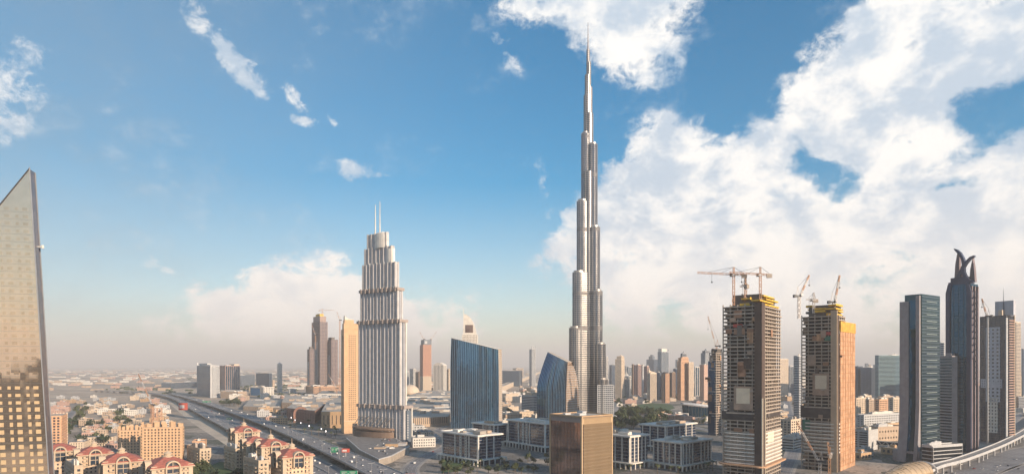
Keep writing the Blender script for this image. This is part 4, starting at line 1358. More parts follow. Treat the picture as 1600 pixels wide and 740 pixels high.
framed_office('white framed office partly hidden behind the one nearest the curved road', 738, 772, 792, 697, 662, 42, (.02, .5, .98), (.3, .98), fins=(.2,), podium=True)
framed_office('white framed office with window ladders just left of the tan box office', 793, 852, 880, 706, 660, 38, (.02, .7, .98, .4), (.02, .4, .98), fins=(.58, .48))
framed_office('white framed office with close set columns just right of the tan box office', 925, 984, 1013, 733, 680, 42, (.02, .2, .38, .56, .72, .88), (.05, .25, .45, .65, .85), fins=False)
framed_office('rear white framed office whose roof rises behind the other two right of the box', 1000, 1040, 1088, 706, 664, 42, (.02, .3, .6, .9), (.05, .25, .45, .65, .85), fins=False)
framed_office('white framed office with gold lit columns nearest the construction tower', 1020, 1065, 1112, 735, 690, 40, (.02, .22, .42, .62, .82, .98), (.06, .16, .26, .36, .64, .76, .88, .98), fins=False)

# ------------------------------------------------------------------ cranes
def hammer_crane(label, x, y, z0, hh, jib_dir, jib_len, tilt=0.0, m=None, mast_w=2.0, group='tower cranes on the construction sites'):
    m = m or REDP
    root = thing('tower_crane', label, 'crane', (x, y, z0), jib_dir, group)
    b = MB(); b.lattice((0, 0, 0), (0, 0, hh), mast_w, max(4, int(hh / 3)), .34); b.build('mast', m, root)
    b = MB(); b.box(-2, -1.6, hh, 2, 1.6, hh + 1); b.box(1, -3, hh - .5, 3.4, -1.2, hh + 2.6); b.build('cab', WHP, root)
    b = MB(); b.lattice((0, 0, hh + 1.5), (jib_len * math.cos(tilt), 0, hh + 1.5 + jib_len * math.sin(tilt)), 1.5, int(jib_len / 3), .28); b.build('jib', m, root)
    b = MB(); b.lattice((0, 0, hh + 1.5), (-jib_len * .3, 0, hh + 1.5 - jib_len * .3 * math.sin(tilt)), 1.6, 4, .38); b.build('counter_jib', m, root)
    b = MB(); b.box(-jib_len * .3 - 2, -1.3, hh - 2.2, -jib_len * .3 + 3, 1.3, hh + 1.6); b.build('counterweight', CONC, root)
    b = MB(); b.lattice((0, 0, hh + 2), (0, 0, hh + 9), 1.3, 3, .35); b.build('tower_peak', m, root)
    b = MB()
    tip = lambda f: (jib_len * f * math.cos(tilt), 0, hh + 2.3 + jib_len * f * math.sin(tilt))
    b.bar((0, 0, hh + 9), tip(.72), .25); b.bar((0, 0, hh + 9), tip(.35), .25); b.bar((0, 0, hh + 9), (-jib_len * .28, 0, hh + 2.3), .25); b.build('tie_bars', DARKM, root)
    b = MB(); p = tip(.6); b.bar(p, (p[0], 0, p[2] - 9), .2); b.box(p[0] - .6, -.6, p[2] - 10.5, p[0] + .6, .6, p[2] - 9); b.build('hook', DARKM, root)
    return root


def luff_crane(label, x, y, z0, hh, jib_dir, jib_len, angle, m=None, group='tower cranes on the construction sites', w=2.2):
    m = m or WHP
    root = thing('tower_crane', label, 'crane', (x, y, z0), jib_dir, group)
    b = MB(); b.lattice((0, 0, 0), (0, 0, hh), w, max(3, int(hh / 3)), .42); b.build('mast', m, root)
    b = MB(); b.box(-5, -1.8, hh, 2.6, 1.8, hh + 1.6); b.box(-6.5, -1.6, hh - 1, -4, 1.6, hh + 2.2); b.build('machine_deck', DARKM, root)
    b = MB(); b.box(.6, -3.2, hh + .5, 2.8, -1.8, hh + 2.8); b.build('cab', WHP, root)
    tx, tz = jib_len * math.cos(angle), jib_len * math.sin(angle)
    for k in range(4):          # red and white boom sections
        f0, f1 = k / 4, (k + 1) / 4
        b = MB(); b.lattice((1.5 + tx * f0, 0, hh + 1.5 + tz * f0), (1.5 + tx * f1, 0, hh + 1.5 + tz * f1), 1.5 - .12 * k, max(2, int(jib_len / 12)), .36)
        b.build('jib_section', WHP if k % 2 == 0 else REDP, root)
    b = MB(); b.bar((-3, 0, hh + 1), (-1.5, 0, hh + 11), .45); b.bar((1, 0, hh + 1), (-1.5, 0, hh + 11), .35); b.build('tower_peak', m, root)
    b = MB(); b.bar((-1.5, 0, hh + 11), (1.5 + tx, 0, hh + 1.5 + tz), .2); b.bar((1.5 + tx, 0, hh + 1 + tz), (1.5 + tx, 0, hh + tz * .6), .18); b.box(tx + .9, -.6, hh + tz * .6 - 1.5, tx + 2.1, .6, hh + tz * .6); b.build('cables', DARKM, root)
    return root


# ------------------------------------------------------------------ towers still going up
def rounded(w, d, rl=8, n=5, x0=0, y0=0):
    """rectangle whose two far-left corners are rounded"""
    out = []
    for cx, cy, a0 in ((x0 + w - 2, y0 + 2, -90), (x0 + w - 2, y0 + d - 2, 0), (x0 + rl, y0 + d - rl, 90), (x0 + 3, y0 + 3, 180)):
        r_ = rl if a0 == 90 else (3 if a0 == 180 else 2)
        for k in range(n + 1):
            a = R(a0 + 90 * k / n); out.append((cx + r_ * math.cos(a), cy + r_ * math.sin(a)))
    return out


INFIL = mat('blockwork infill', (.26, .20, .16), var=.3, vscale=.4)
NETB = mat('brown debris netting', (.30, .17, .11), rough=.95, var=.3)
NETR = mat('red debris netting', (.45, .08, .07), rough=.95, var=.3)
NETG = mat('green debris netting', (.06, .18, .13), rough=.95, var=.3)
SCR = mat('tan screen board', (.36, .26, .20), rough=.9, var=.15)
POST = mat('cream poster', (.66, .57, .44), rough=.9, var=.06)
SHAFT = mat('dark hoist shaft', (.085, .06, .05), rough=.85, dirt=.4)
def carcass(label, L, C, Rr, base, top, theta, nf, seed, name='tower_under_construction', shaft=True, colgap=7.6, bare=None):
    Y = depth(base); c, w, d, t = corner(L, C, Rr, Y, theta); h = Z(top, Y)
    root = thing(name, label, 'tower under construction', c, t, 'unfinished towers')
    r_ = random.Random(seed)
    poly = rounded(w, d, min(9, d * .2))
    inner = rect(w - 9, d - 9, 4.5, 4.5)
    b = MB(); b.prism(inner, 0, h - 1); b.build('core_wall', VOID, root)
    fh = h / nf
    b = MB(); b.prism(poly, -.5, .55); sm = b.mesh('floor_slab', CONC)
    b = MB(); b.prism(offset(poly, .8), -.5, .9); sm2 = b.mesh('floor_slab', CONC)
    for k in range(1, nf + 1):
        link_obj('floor_slab', sm2 if k % 9 == 0 else sm, root, (0, 0, fh * k + r_.uniform(-.03, .03)))
    cols = []
    n1 = max(2, round(d / colgap)); n2 = max(2, round(w / colgap))
    for k in range(n1 + 1):
        y = 1.4 + (d - 2.8) * k / n1; cols.append((.9, y - .45, 0, 2.1, y + .45, h + r_.uniform(.5, 3)))
    for k in range(1, n2 + 1):
        x = 1.4 + (w - 2.8) * k / n2; cols.append((x - .45, .9, 0, x + .45, 2.1, h + r_.uniform(.5, 3)))
    parts(root, 'column', cols, CONC)
    # walls already closed in, here and there, at varied depth
    inf = []
    for k in range(nf):
        for j in range(n1):
            if r_.random() < .26:
                y = 1.4 + (d - 2.8) * j / n1; f = r_.uniform(.45, .95); xo = r_.uniform(2.2, 3.8)
                inf.append((xo, y + .5, fh * k + .6, 4.6, y + .5 + (d - 2.8) / n1 * f - .6, fh * (k + 1) - .55))
        for j in range(n2):
            if r_.random() < .26:
                x = 1.4 + (w - 2.8) * j / n2; f = r_.uniform(.45, .95); yo = r_.uniform(2.2, 3.8)
                inf.append((x + .5, yo, fh * k + .6, x + .5 + (w - 2.8) / n2 * f - .6, 4.6, fh * (k + 1) - .55))
    r_.shuffle(inf)
    # loose netting, hoardings and platforms hung here and there
    for q_ in range(16):
        k = r_.randrange(3, nf - 2); hh_ = fh * r_.choice([1, 1, 2, 3]); m_ = r_.choice([NETB, NETB, SHAFT, ORNET, SCR, CONCD])
        b = MB()
        if r_.random() < .6:
            y_ = r_.uniform(2, d * .8); b.box(-.75, y_, fh * k, -.62, y_ + r_.uniform(3, 9), fh * k + hh_)
        else:
            x_ = r_.uniform(2, w * .7); b.box(x_, -.75, fh * k, x_ + r_.uniform(3, 7), -.62, fh * k + hh_)
        b.build('netting', m_, root)
    for q_ in range(5):
        k = r_.randrange(8, nf - 2); b = MB(); y_ = r_.uniform(3, d * .8); b.box(-4.2, y_, fh * k, .5, y_ + 3.2, fh * k + .3); b.bar((-4.1, y_, fh * k), (-4.1, y_, fh * k + 1.3), .2); b.bar((-4.1, y_ + 3.2, fh * k), (-4.1, y_ + 3.2, fh * k + 1.3), .2); b.bar((-4.1, y_, fh * k + 1.3), (-4.1, y_ + 3.2, fh * k + 1.3), .2)
        b.build('loading_platform', STEEL, root)
    parts(root, 'infill_wall', inf, INFIL, 100)
    claim(c, w, d, t, 8)
    return root, c, w, d, t, h, Y


def on_left(Y, c, t, d, pl, pr):
    """local y range on the left face for two photo columns"""
    def run(px):
        k = (px - 800.0) / F; dx, dy = -math.sin(t), math.cos(t)
        return (k * c.y - c.x) / (dx - k * dy)
    a, b_ = run(pl), run(pr)
    return min(a, b_), max(a, b_)
def on_right(Y, c, t, w, pl, pr):
    def run(px):
        k = (px - 800.0) / F; dx, dy = math.cos(t), math.sin(t)
        return (k * c.y - c.x) / (dx - k * dy)
    a, b_ = run(pl), run(pr)
    return min(a, b_), max(a, b_)


def left_panel(root, Y, c, t, d, pl, pr, rt, rb, m, name, x=-.35, th=.25):
    y0, y1 = on_left(Y, c, t, d, pl, pr)
    f = lambda y: c.y + y * math.cos(t)
    ym = f((y0 + y1) / 2)
    b = MB(); b.box(x, y0, Z(rb, ym), x + th, y1, Z(rt, ym)); return b.build(name, m, root)
def right_panel(root, Y, c, t, w, pl, pr, rt, rb, m, name, y=-.35, th=.25):
    x0, x1 = on_right(Y, c, t, w, pl, pr)
    ym = c.y + (x0 + x1) / 2 * math.sin(t)
    b = MB(); b.box(x0, y, Z(rb, ym), x1, y + th, Z(rt, ym)); return b.build(name, m, root)


def formwork(root, w, d, h, seed, lv=4, m=YEL):
    r_ = random.Random(seed)
    b = MB(); b.box(w * .15, d * .1, h - 2, w * .85, d * .8, h + lv * 3.2); b.build('core_wall', CONCD, root)
    for k in range(lv):
        for q in range(3):
            x0, y0 = w * r_.uniform(-.03, .3), d * (.02 + .3 * q)
            b = MB(); z = h + 1.5 + 3.1 * k + r_.uniform(-.5, .5)
            x1, y1 = x0 + w * r_.uniform(.5, .8), y0 + d * r_.uniform(.2, .3)
            b.box(x0, y0, z, x1, y1, z + .5)
            b.box(x0, y0 - .1, z + .5, x1, y0 + .1, z + r_.choice([1.4, 2.2])); b.box(x0 - .1, y0, z + .5, x0 + .1, y1, z + r_.choice([1.4, 2.4]))
            for e in range(5):
                b.bar((x0 + .1, y0 + (y1 - y0) * e / 4, z), (x0 + .1, y0 + (y1 - y0) * e / 4, z + 1.6), .25)
            b.build('formwork_platform', m if r_.random() < .8 else CONCD, root)


# first tower
T1, c, w, d, t, h, Y = carcass('wider unfinished concrete tower with a cream poster and two red cranes on top', 1127, 1189, 1221, 752, 477, 52, 47, 3)
b = MB(); b.box(-1.2, -1.2, 0, 9, 6, h + 3); b.build('hoist_shaft', SHAFT, T1)
left_panel(T1, Y, c, t, d, 1147, 1177, 603, 640, SCR, 'poster_frame', -.9, .3)
left_panel(T1, Y, c, t, d, 1151, 1172, 606, 630, POST, 'poster', -1.1, .15)
right_panel(T1, Y, c, t, w, 1198, 1208, 673, 690, POST, 'poster', -.8, .25)
for (a, b_, rt, rb, m) in ((1134, 1144, 514, 521, NETB), (1147, 1153, 514, 522, NETB), (1156, 1164, 513, 522, NETB), (1167, 1178, 513, 521, NETB), (1146, 1160, 506, 511, NETR)):
    left_panel(T1, Y, c, t, d, a, b_, rt, rb, m, 'netting', -.5)
left_panel(T1, Y, c, t, d, 1128, 1178, 642, 655, mat('dark netting', (.06, .05, .05), rough=.95, var=.4), 'netting', -.25)
right_panel(T1, Y, c, t, w, 1196, 1219, 640, 650, mat('dark netting', ()), 'netting', -.25)
# pale hoist rails climbing the shaft
for xx in (-1.9, 7.5):
    b = MB(); b.box(xx if xx < 0 else xx, -2.2, 0, (xx if xx < 0 else xx) + 1.3, -1.1, Z(622, Y)); b.build('hoist_rail', POST, T1)
# rounded lower floors already faced in white
nb = 9
wb_ = MB(); pp = offset(rounded(w, d, 9), 1.1); wb_.prism([p for p in pp], 0, 1.5); wm = wb_.mesh('white_floor_band', WHITE)
for k in range(nb): link_obj('white_floor_band', wm, T1, (0, 0, 16 + h / 47 * 1.0 * k))
b = MB(); b.prism(offset(rounded(w, d, 9), 5), 14, 15.5); b.build('podium_ledge', mat('orange ledge boards', (.5, .3, .18)), T1)  # even orange boards round the ledge
formwork(T1, w, d, h, 5)
hammer_crane('red tower crane with its long jib reaching left from the wider unfinished tower', c.x - 20, c.y + 20, h + 2, 30, R(172), 36, R(4))
hammer_crane('second red tower crane on the wider unfinished tower, above its shaft', c.x + 4, c.y + 12, h + 2, 29, R(170), 30, R(5))
hammer_crane('small mast crane between the two red cranes on the wider unfinished tower', c.x - 8, c.y + 20, h + 6, 15, R(100), 10, 0)

# second tower and its netted wing
T2, c, w, d, t, h, Y = carcass('narrower unfinished concrete tower with poster, joined to the orange netted wing', 1250, 1307, 1322, 737, 493, 48, 44, 8)
b = MB(); b.box(-1.0, -.8, 0, 1.0, 5.5, h + 6); b.build('lift_wall', mat('bright precast wall', (.50, .38, .27), dirt=.3), T2)
b = MB(); b.box(.6, -1.3, 0, 5, 1, h + 1); b.build('hoist_shaft', SHAFT, T2)
left_panel(T2, Y, c, t, d, 1270, 1296, 583, 617, SCR, 'poster_frame', -.9, .3)
left_panel(T2, Y, c, t, d, 1274, 1292, 586, 607, POST, 'poster', -1.1, .15)
for (a, b_, rt, rb, m) in ((1269, 1276, 525, 532, NETB), (1278, 1287, 525, 532, NETB), (1289, 1299, 525, 532, NETG), (1291, 1298, 518, 523, NETR), (1254, 1266, 655, 672, NETG)):
    left_panel(T2, Y, c, t, d, a, b_, rt, rb, m, 'netting', -.5)
left_panel(T2, Y, c, t, d, 1251, 1299, 634, 652, mat('dark netting', ()), 'netting', -.25)
b = MB(); b.prism(offset(rounded(w, d, 9), 1.1), 0, 1.4); wm = b.mesh('white_floor_band', WHITE)
for k in range(9): link_obj('white_floor_band', wm, T2, (0, 0, 20 + h / 44 * k))
formwork(T2, w, d, h, 9, 4)
x0, x1 = on_right(Y, c, t, w, 1311, 1334)
hw = Z(518, Y + 12)
b = MB(); b.box(x0, -1.4, 0, x1, 14, hw); b.build('netted_wing', mat('orange debris netting', ()), T2)
ngrid = []
for k in range(1, 30): ngrid.append((x0 + .1, -1.6, hw * k / 30 - .2, x1 - .1, -1.2, hw * k / 30 + .2))
ngrid += [(x0 + (x1 - x0) * k / 6 - .15, -1.65, 4, x0 + (x1 - x0) * k / 6 + .15, -1.15, hw) for k in range(1, 6)]
parts(T2, 'netting_seam', ngrid, mat('netting seam', (.38, .17, .07), rough=.9))
b = MB(); b.box(x0 - .6, -2, hw, x1 + .6, 14.6, Z(502, Y + 12)); b.build('formwork_screen', mat('orange yellow screen', (.60, .33, .06), rough=.8, var=.3, vscale=.2, dirt=.3), T2)
b = MB(); b.box(x1, 2, hw * .82, x1 + 5, 10, hw * .83); b.box(x0 - 3, -4, hw * .82, x0 + 6, -1.3, hw * .83); b.build('loading_platform', NETB, T2)
luff_crane('white luffing crane leaning right over the narrower unfinished tower', c.x - 34, c.y + 14, h - 2, 24, R(10), 25, R(64))
luff_crane('dark based luffing crane standing almost upright over the orange netted wing', c.x + 2, c.y + 10, h + 8, 7, R(0), 29, R(80))
hammer_crane('small placing boom between the luffing cranes on the narrower unfinished tower', c.x - 16, c.y + 18, h + 4, 14, R(170), 8, 0, WHP)
luff_crane('red and white luffing crane leaning across the foot of the narrower tower', *gp(1281, 742)[:2], 0, 14, R(150), 44, R(62))
hammer_crane('orange mobile crane at the foot of the narrower unfinished tower', *gp(1296, 744)[:2], 0, 22, R(75), 14, R(55), ORNET)
luff_crane('distant red crane working in the gap between the unfinished towers', *gp(1229, 668)[:2], 0, 12, R(200), 30, R(40), REDP)

# third, darker tower behind the first
T3, c, w, d, t, h, Y = carcass('dark narrow unfinished tower tucked behind the wider one', 1107, 1120, 1131, 680, 551, 50, 34, 15)
b = MB(); b.box(-.3, d * .25, 0, w * .9, d + .6, h * .9); b.build('glazed_side', NAVYG, T3)
formwork(T3, w, d, h, 4, 2, CONCD)
luff_crane('tall thin luffing crane leaning left on the dark narrow tower', c.x + 4, c.y + 14, h + 5, 6, R(168), 50, R(76), REDP)

# brown cluster of three stepped towers going up, left of the orange hotel
for (L, C, Rr, top, lb, nf, sd_) in ((487, 500, 512, 502, 'tallest stepped brown tower going up left of the orange hotel', 52, 21),
                                     (480, 484, 491, 545, 'lower left wing of the brown unfinished cluster', 36, 22),
                                     (508, 518, 528, 530, 'right hand shoulder tower of the brown unfinished cluster', 42, 23)):
    Yc = depth(616); c, w, d, t = corner(L, C, Rr, Yc, 40); h = Z(top, Yc)
    root = thing('tower_under_construction', lb, 'tower under construction', c, t, 'unfinished towers')
    b = MB(); skin(b, rect(w, d), 0, h, bay=6, fh=h / nf, wr=.8, hr=.62, inset=1.2, margin=.6, zm=(0, .5)); b.build('frame', [mat('reddish concrete', (.34, .25, .22), dirt=.4), NAVYG, CONCD], root)
    b = MB(); skin(b, rect(w * .5, d * .4, -1.0, d * .3), 0, h * .72, bay=4, fh=h / nf, wr=.8, hr=.7, inset=.3); b.build('glazed_strip', [PALE, BLUEG, ROOF], root)
    if top == 502:
        b = MB(); b.box(w * .1, d * .1, h, w * .9, d * .9, h + 22); b.build('setback', mat('reddish concrete', ()), root)
        b = MB(); b.box(w * .25, d * .25, h + 22, w * .75, d * .75, h + 32); b.build('formwork_platform', YEL, root)
        top1 = (c, w, d, h)
    else:
        b = MB(); b.box(w * .2, d * .2, h, w * .7, d * .7, h + 9); b.build('core_wall', CONCD, root)
    claim(c, w, d, t)
c, w, d, h = top1
hammer_crane('thin crane with level jib on the tallest brown unfinished tower', c.x + 4, c.y + 20, h + 30, 14, R(5), 45, R(1), mast_w=3)
luff_crane('faint luffing crane behind the brown unfinished cluster', c.x - 22, c.y + 14, Z(545, c.y), 55, R(150), 40, R(66), REDP, w=3)
luff_crane('slim crane mast rising at the right of the brown unfinished cluster', X(531, 2250), 2250, 0, Z(500, 2250), R(170), 30, R(72), REDP, w=3)
luff_crane('orange site crane low between the brown cluster and the orange hotel', X(526, 2100), 2100, 0, 40, R(160), 55, R(55), REDP, w=4)
r, w, d, h = block('long low podium with a lit edge under the brown unfinished cluster', 478, 490, 538, 618, 604, 30, 'ribbon', PEACH, DARKG, name='podium_building', cat='podium', kit=4, Y=2320)

# salmon tower under construction beside the arched white one
Yc = depth(613); c, w, d, t = corner(656, 661, 674, Yc, 20); h = Z(538, Yc)
root = thing('tower_under_construction', 'slim salmon tower under construction with a dark boxed top', 'tower under construction', c, t, 'unfinished towers')
b = MB(); skin(b, rect(w, d), 0, h * .34, bay=4, fh=4, wr=.5, hr=.5); b.build('finished_floors', [CREAM, DARKG, ROOF], root)
b = MB(); skin(b, rect(w, d), h * .34 + .02, h, bay=3.2, fh=4, wr=.5, hr=.5, inset=.8); b.build('frame', [mat('salmon boards', (.50, .27, .19), dirt=.3), DARKG, ROOF], root)
b = MB(); b.box(w * .1, -1, h, w + .5, d * .9, h + 21); b.build('formwork_screen', SLATE, root)
b = MB(); b.box(w * .2, -1.3, h + 4, w * .5, -.9, h + 15); b.build('sign_panel', PALE, root)
claim(c, w, d, t)
luff_crane('luffing crane leaning left on the salmon tower', c.x + 2, c.y + 8, h + 18, 4, R(165), 34, R(62), REDP)
luff_crane('luffing crane leaning right on the salmon tower', c.x + w - 2, c.y + 14, h + 18, 4, R(20), 38, R(58), REDP)
# red site crane in the left hand villa quarter
g0 = gp(238, 668)
luff_crane('hazy red luffing crane rising behind the peach apartment block', g0.x, g0.y, 0, 42, R(150), 70, R(52), REDP, w=4)
b = MB(); b.box(-7, -7, 0, 7, 7, 38)
t_ = thing('site_scaffold', 'reddish scaffold tower around the foot of the hazy red crane', 'scaffold', (g0.x + 4, g0.y + 9, 0), R(20))
b = MB()
for k in range(12):
    for x in (-7, 7):
        b.bar((x, -7, 3.2 * k), (x, 7, 3.2 * k), .5); b.bar((-7, x, 3.2 * k), (7, x, 3.2 * k), .5)
for x in (-7, 0, 7):
    for y in (-7, 0, 7): b.bar((x, y, 0), (x, y, 37), .6)
b.build('scaffold_frame', REDP, t_)

# ------------------------------------------------------------------ mirrored tower on the left edge
YL = 400.0; kl = YL / F
MIR = mat('sky gold tinted mirror glass', (.95, .74, .55), rough=.04, metal=.92, var=.05, cells=(5.2, 4.6, .12, (.75, .68, .52)))  # gold of the reflected sky put into the glass tint
c = Vector((X(60, YL), YL, 0)); t = R(106)
ML = thing('mirror_tower', 'tall mirrored tower with slanting top and rows of pale square windows', 'glass tower', c, t)
# its wide face leans in with height; local y runs along the face, away from the sunlit corner
ztop = Z(265, YL); lean = 32 * kl
def mx(z): return -lean * (1 - z / ztop) + 12 * kl + 0.0
DL = 45.0; SLP = 1.35
b = MB()
lw = 8.0
z_far = ztop - DL * SLP
b.add([(0, mx(0), 0), (0, DL, 0), (0, DL, z_far), (0, mx(ztop), ztop),
       (lw, mx(0), 0), (lw * 2, DL, 0), (lw * 2, DL, z_far), (lw, mx(ztop), ztop)],
      [(0, 3, 2, 1)], 0)
b.f += [(0, 4, 7, 3), (4, 5, 6, 7), (1, 2, 6, 5), (3, 7, 6, 2)]; b.mi += [1, 1, 1, 1]
b.build('shell', [MIR, mat('dark side glazing', (.10, .09, .105), rough=.2, ior=1.8, cells=(3, 4.6, .6, (.18, .13, .11)))], ML)
b = MB(); b.bar((-.2, mx(0) - .1, 0), (-.2, mx(ztop) - .1, ztop + 1), .5); b.bar((lw, mx(0) - .1, 0), (lw, mx(ztop) - .1, ztop), .5); b.build('corner_fin', GREY, ML)
b = MB(); b.bar((-.2, mx(ztop), ztop + .2), (-.2, DL, z_far + .2), .5); b.build('roof_edge', DARKM, ML)
def topz(y): return ztop - (y - mx(ztop)) * SLP
wl = mat('pale blind window', (.60, .45, .27), rough=.45, cells=(5.2, 4.6, .5, (.40, .28, .16)))
bx = []
fhL = 4.62
for j in range(46):
    z = 3 + fhL * j
    for i in range(11):
        yy = mx(z) + 2.6 + 4.9 * i
        if z + 4 > topz(yy + 3) or yy + 2.4 > DL: continue
        wd = 2.7 if i % 2 == 0 else 1.7
        hh = 2.6 if z < 88 else 1.9
        bx.append((-.08, yy, z, .3, yy + wd, z + hh))
bx.sort(key=lambda q: (q[1] > 30, abs(q[2] - 75)))
low = [q for q in bx if q[2] < 104]
parts(ML, 'window', low, wl, 100)
hi = [q for q in bx if q[2] >= 104]
b = MB()
for q in hi: b.box(q[0] + .04, *q[1:])
o_ = b.build('upper_window', mat('faint upper pane', (.85, .64, .45), rough=.10, metal=.9), ML); o_['kind'] = 'stuff'
# floor joints
jb = []
for j in range(46):
    z = 2 + fhL * j
    ymax = min(DL, mx(ztop) + (ztop - z) / SLP)
    if ymax > mx(z) + 2: jb.append((-.05, mx(z) + .3, z, .2, ymax - .3, z + .12))
parts(ML, 'floor_joint', jb, mat('joint', (.25, .24, .22), rough=.4, metal=.5))
b = MB(); b.bar((lw * .5, mx(ztop * .8), ztop * .8), (lw * .5, mx(ztop * .8) - 3, ztop * .8), .4); b.tube([(lw * .5, mx(ztop * .8) - 3, ztop * .8 - 1), (lw * .5, mx(ztop * .8) - 3, ztop * .8 + 1)], .8, 8); b.build('dish', WHITE, ML)
FOOT.append((c.x - 30, c.y + 20, 60))

# ------------------------------------------------------------------ curved green tower
YT = depth(722); kt = YT / F
c, w, d, t = corner(1406, 1437, 1467, YT, 34)
GT = thing('curved_tower', 'tall tower with a green glass right side and tan walls, flaring at its foot', 'tower', c, t)
hT = Z(460, YT)
def flare(z): return 7.5 * max(0, 1 - z / (hT * .42)) ** 2
def shaft(y0, y1, x0, x1, ztop, m, name, prou=0.0, nz=18):
    b = MB(); rings = []
    for k in range(nz + 1):
        z = ztop * k / nz; f = flare(z)
        rings.append([(x0 - f - prou, y0, z), (x1, y0, z), (x1, y1, z), (x0 - f - prou, y1, z)])
    b.loft(rings); return b.build(name, m, GT)
TW = mat('pinkish tan wall', (.30, .28, .29), rough=.7, dirt=.3, cells=(2.0, 3.7, .25, (.22, .17, .16)))
shaft(0, d * .18, 0, w * .3, hT - 1, TW, 'tan_wall', .8)
shaft(d * .18, d * .55, .8, w * .7, hT - 6, TEALG, 'glass_strip')
shaft(d * .55, d + .02, 0, w * .6, hT - 7, TW, 'tan_wall', .6)
b = MB(); b.box(w * .05, -1.2, 3, w, d * .8, hT + 1); b.build('green_glass', GREENG, GT)
sb = []
r_ = random.Random(4)
lit = mat('pale floor strip', (.20, .235, .23), rough=.5)  # pale grey green spandrel strips, no emission
for k in range(3, 50):
    z = hT * k / 51
    sb.append((w * .3, -1.32, z, w * .85, -1.1, z + .9)) if k % 2 else None
parts(GT, 'pale_spandrel', sb, lit)
parts(GT, 'floor_joint', [(w * .05, -1.28, hT * k / 51 + 2, w, -1.15, hT * k / 51 + 2.35) for k in range(1, 51)], SLATE)
b = MB(); b.box(-5, -2, 0, w * .2, d + 6, 13); b.build('base_wall', TW, GT)
claim(c, w, d, t, 6)
r, w, d, h = block('shorter twin slab beside the curved green tower, with a dark glass strip', 1466, 1487, 1504, 706, 557, 32, 'curtain', TW, GREENG, kit=0, edges={3: (60, .55)}, bay=5, fh=3.9, wr=.8, hr=.5)
b = MB(); b.box(-.6, -.7, h, w + .6, d + .6, h + 1.5); b.box(w * .2, d * .2, h + 1.5, w * .6, d * .6, h + 5); b.build('roof_slab', TW, r)
parts(r, 'pale_floor_strip', [(w * .25, -.15, 8 + 7.8 * k, w * .7, .2, 9 + 7.8 * k) for k in range(int((h - 12) / 7.8))], lit)
# dark striped podium between them
r, w, d, h = block('dark glass podium with thin pale stripes at the foot of the green tower', 1440, 1456, 1504, 722, 697, 22, 'ribbon', PALE, mat('black podium glass', (.015, .017, .022), rough=.1, ior=1.8), name='podium_building', cat='podium', kit=2, fh=4.0, hr=.8, Y=722)

# ------------------------------------------------------------------ crescent crowned tower
YC = depth(707)
c, w, d, t = corner(1479, 1517, 1529, YC, 30)
CT = thing('crescent_tower', 'dark teal tower with bronze ribs and two curved crescent horns on top', 'tower', c, t)
hC = Z(438, YC)
BRZ = mat('bronze purple metal', (.06, .07, .115), rough=.5, metal=.3, dirt=.3)
BRL = mat('pink bronze ribs', (.20, .15, .155), rough=.5, dirt=.2)
b = MB(); b.box(.5, .5, 0, w - .5, d - .5, hC - 4); b.build('glazing', TEALG, CT)
zsh = Z(455, YC)
# side pilasters that taper inwards towards the crown
for (ya, yb, nm) in ((-.6, d * .16, 'rib'), (d * .84, d + .6, 'rib')):
    b = MB(); ym = d / 2
    b.loft([[(-1.4, ya, 0), (2, ya, 0), (2, yb, 0), (-1.4, yb, 0)], [(-1.4, ya, zsh), (2, ya, zsh), (2, yb, zsh), (-1.4, yb, zsh)],
            [(-1, ya + (ym - ya) * .22, hC), (2, ya + (ym - ya) * .22, hC), (2, yb + (ym - yb) * .22, hC), (-1, yb + (ym - yb) * .22, hC)]])
    b.build('pilaster', BRZ, CT)
for f in (.3, .5, .7):
    b = MB(); b.box(.1, d * f - .25, 0, .7, d * f + .25, hC - 5); b.build('mullion', DARKM, CT)
parts(CT, 'floor_joint', [(.2, d * .16, 4 + 4.2 * k, .6, d * .84, 4.3 + 4.2 * k) for k in range(int((hC - 10) / 4.2))], mat('dark joint', (.03, .06, .07), rough=.4))
for f in (.12, .5, .88):
    b = MB(); b.box(w * f - 1.1, -.9, 0, w * f + 1.1, .8, hC * .97); b.build('pilaster', BRL, CT)
# looping ornaments climbing both edges
def loops(xc, yc, ax, n, z0, z1, name='ornament_ring'):
    for k in range(n):
        z = z0 + (z1 - z0) * (k + .5) / n; hh = (z1 - z0) / n * .55
        pts = []
        for q in range(9):
            a = math.pi * (q / 8 - .5)
            o = 2.2 * math.cos(a)
            pts.append((xc + (o if ax == 'x' else 0), yc - (o if ax == 'y' else 0), z + hh * math.sin(a)))
        b = MB(); b.tube(pts, .55, 6); b.build(name, BRL if ax == 'x' else BRZ, CT)
loops(w + .2, 1.5, 'x', 14, Z(560, YC), zsh)
loops(w * .5, -1, 'y', 16, Z(600, YC), zsh)
loops(0, -1.0, 'y', 10, Z(560, YC), zsh)
b = MB(); b.box(-1.5, 0, 0, w, -7, 3) if False else None
for k in range(10): pass
zz = lambda r_: Z(r_, YC)
yl = lambda px: on_left(YC, c, t, d, px, px)[0]
def horn(outer, inner, x0, x1, m, name):
    """closed crescent outline in photo columns/rows on the front plane, real thickness"""
    pts = [(yl(px), zz(r_)) for px, r_ in outer + inner[::-1]]
    n = len(outer); b = MB()
    A = [(x0, y, z) for y, z in pts]; B = [(x1, y, z) for y, z in pts]
    N_ = len(pts)
    b.v += A + B
    for i in range(n - 1):       # quads between the two curves, both faces
        j = N_ - 1 - i
        b.f += [(i, i + 1, j - 1, j), (N_ + j, N_ + j - 1, N_ + i + 1, N_ + i)]; b.mi += [0, 0]
    for i in range(N_):
        k = (i + 1) % N_; b.f.append((i, N_ + i, N_ + k, k)); b.mi.append(0)
    return b.build(name, m, CT)
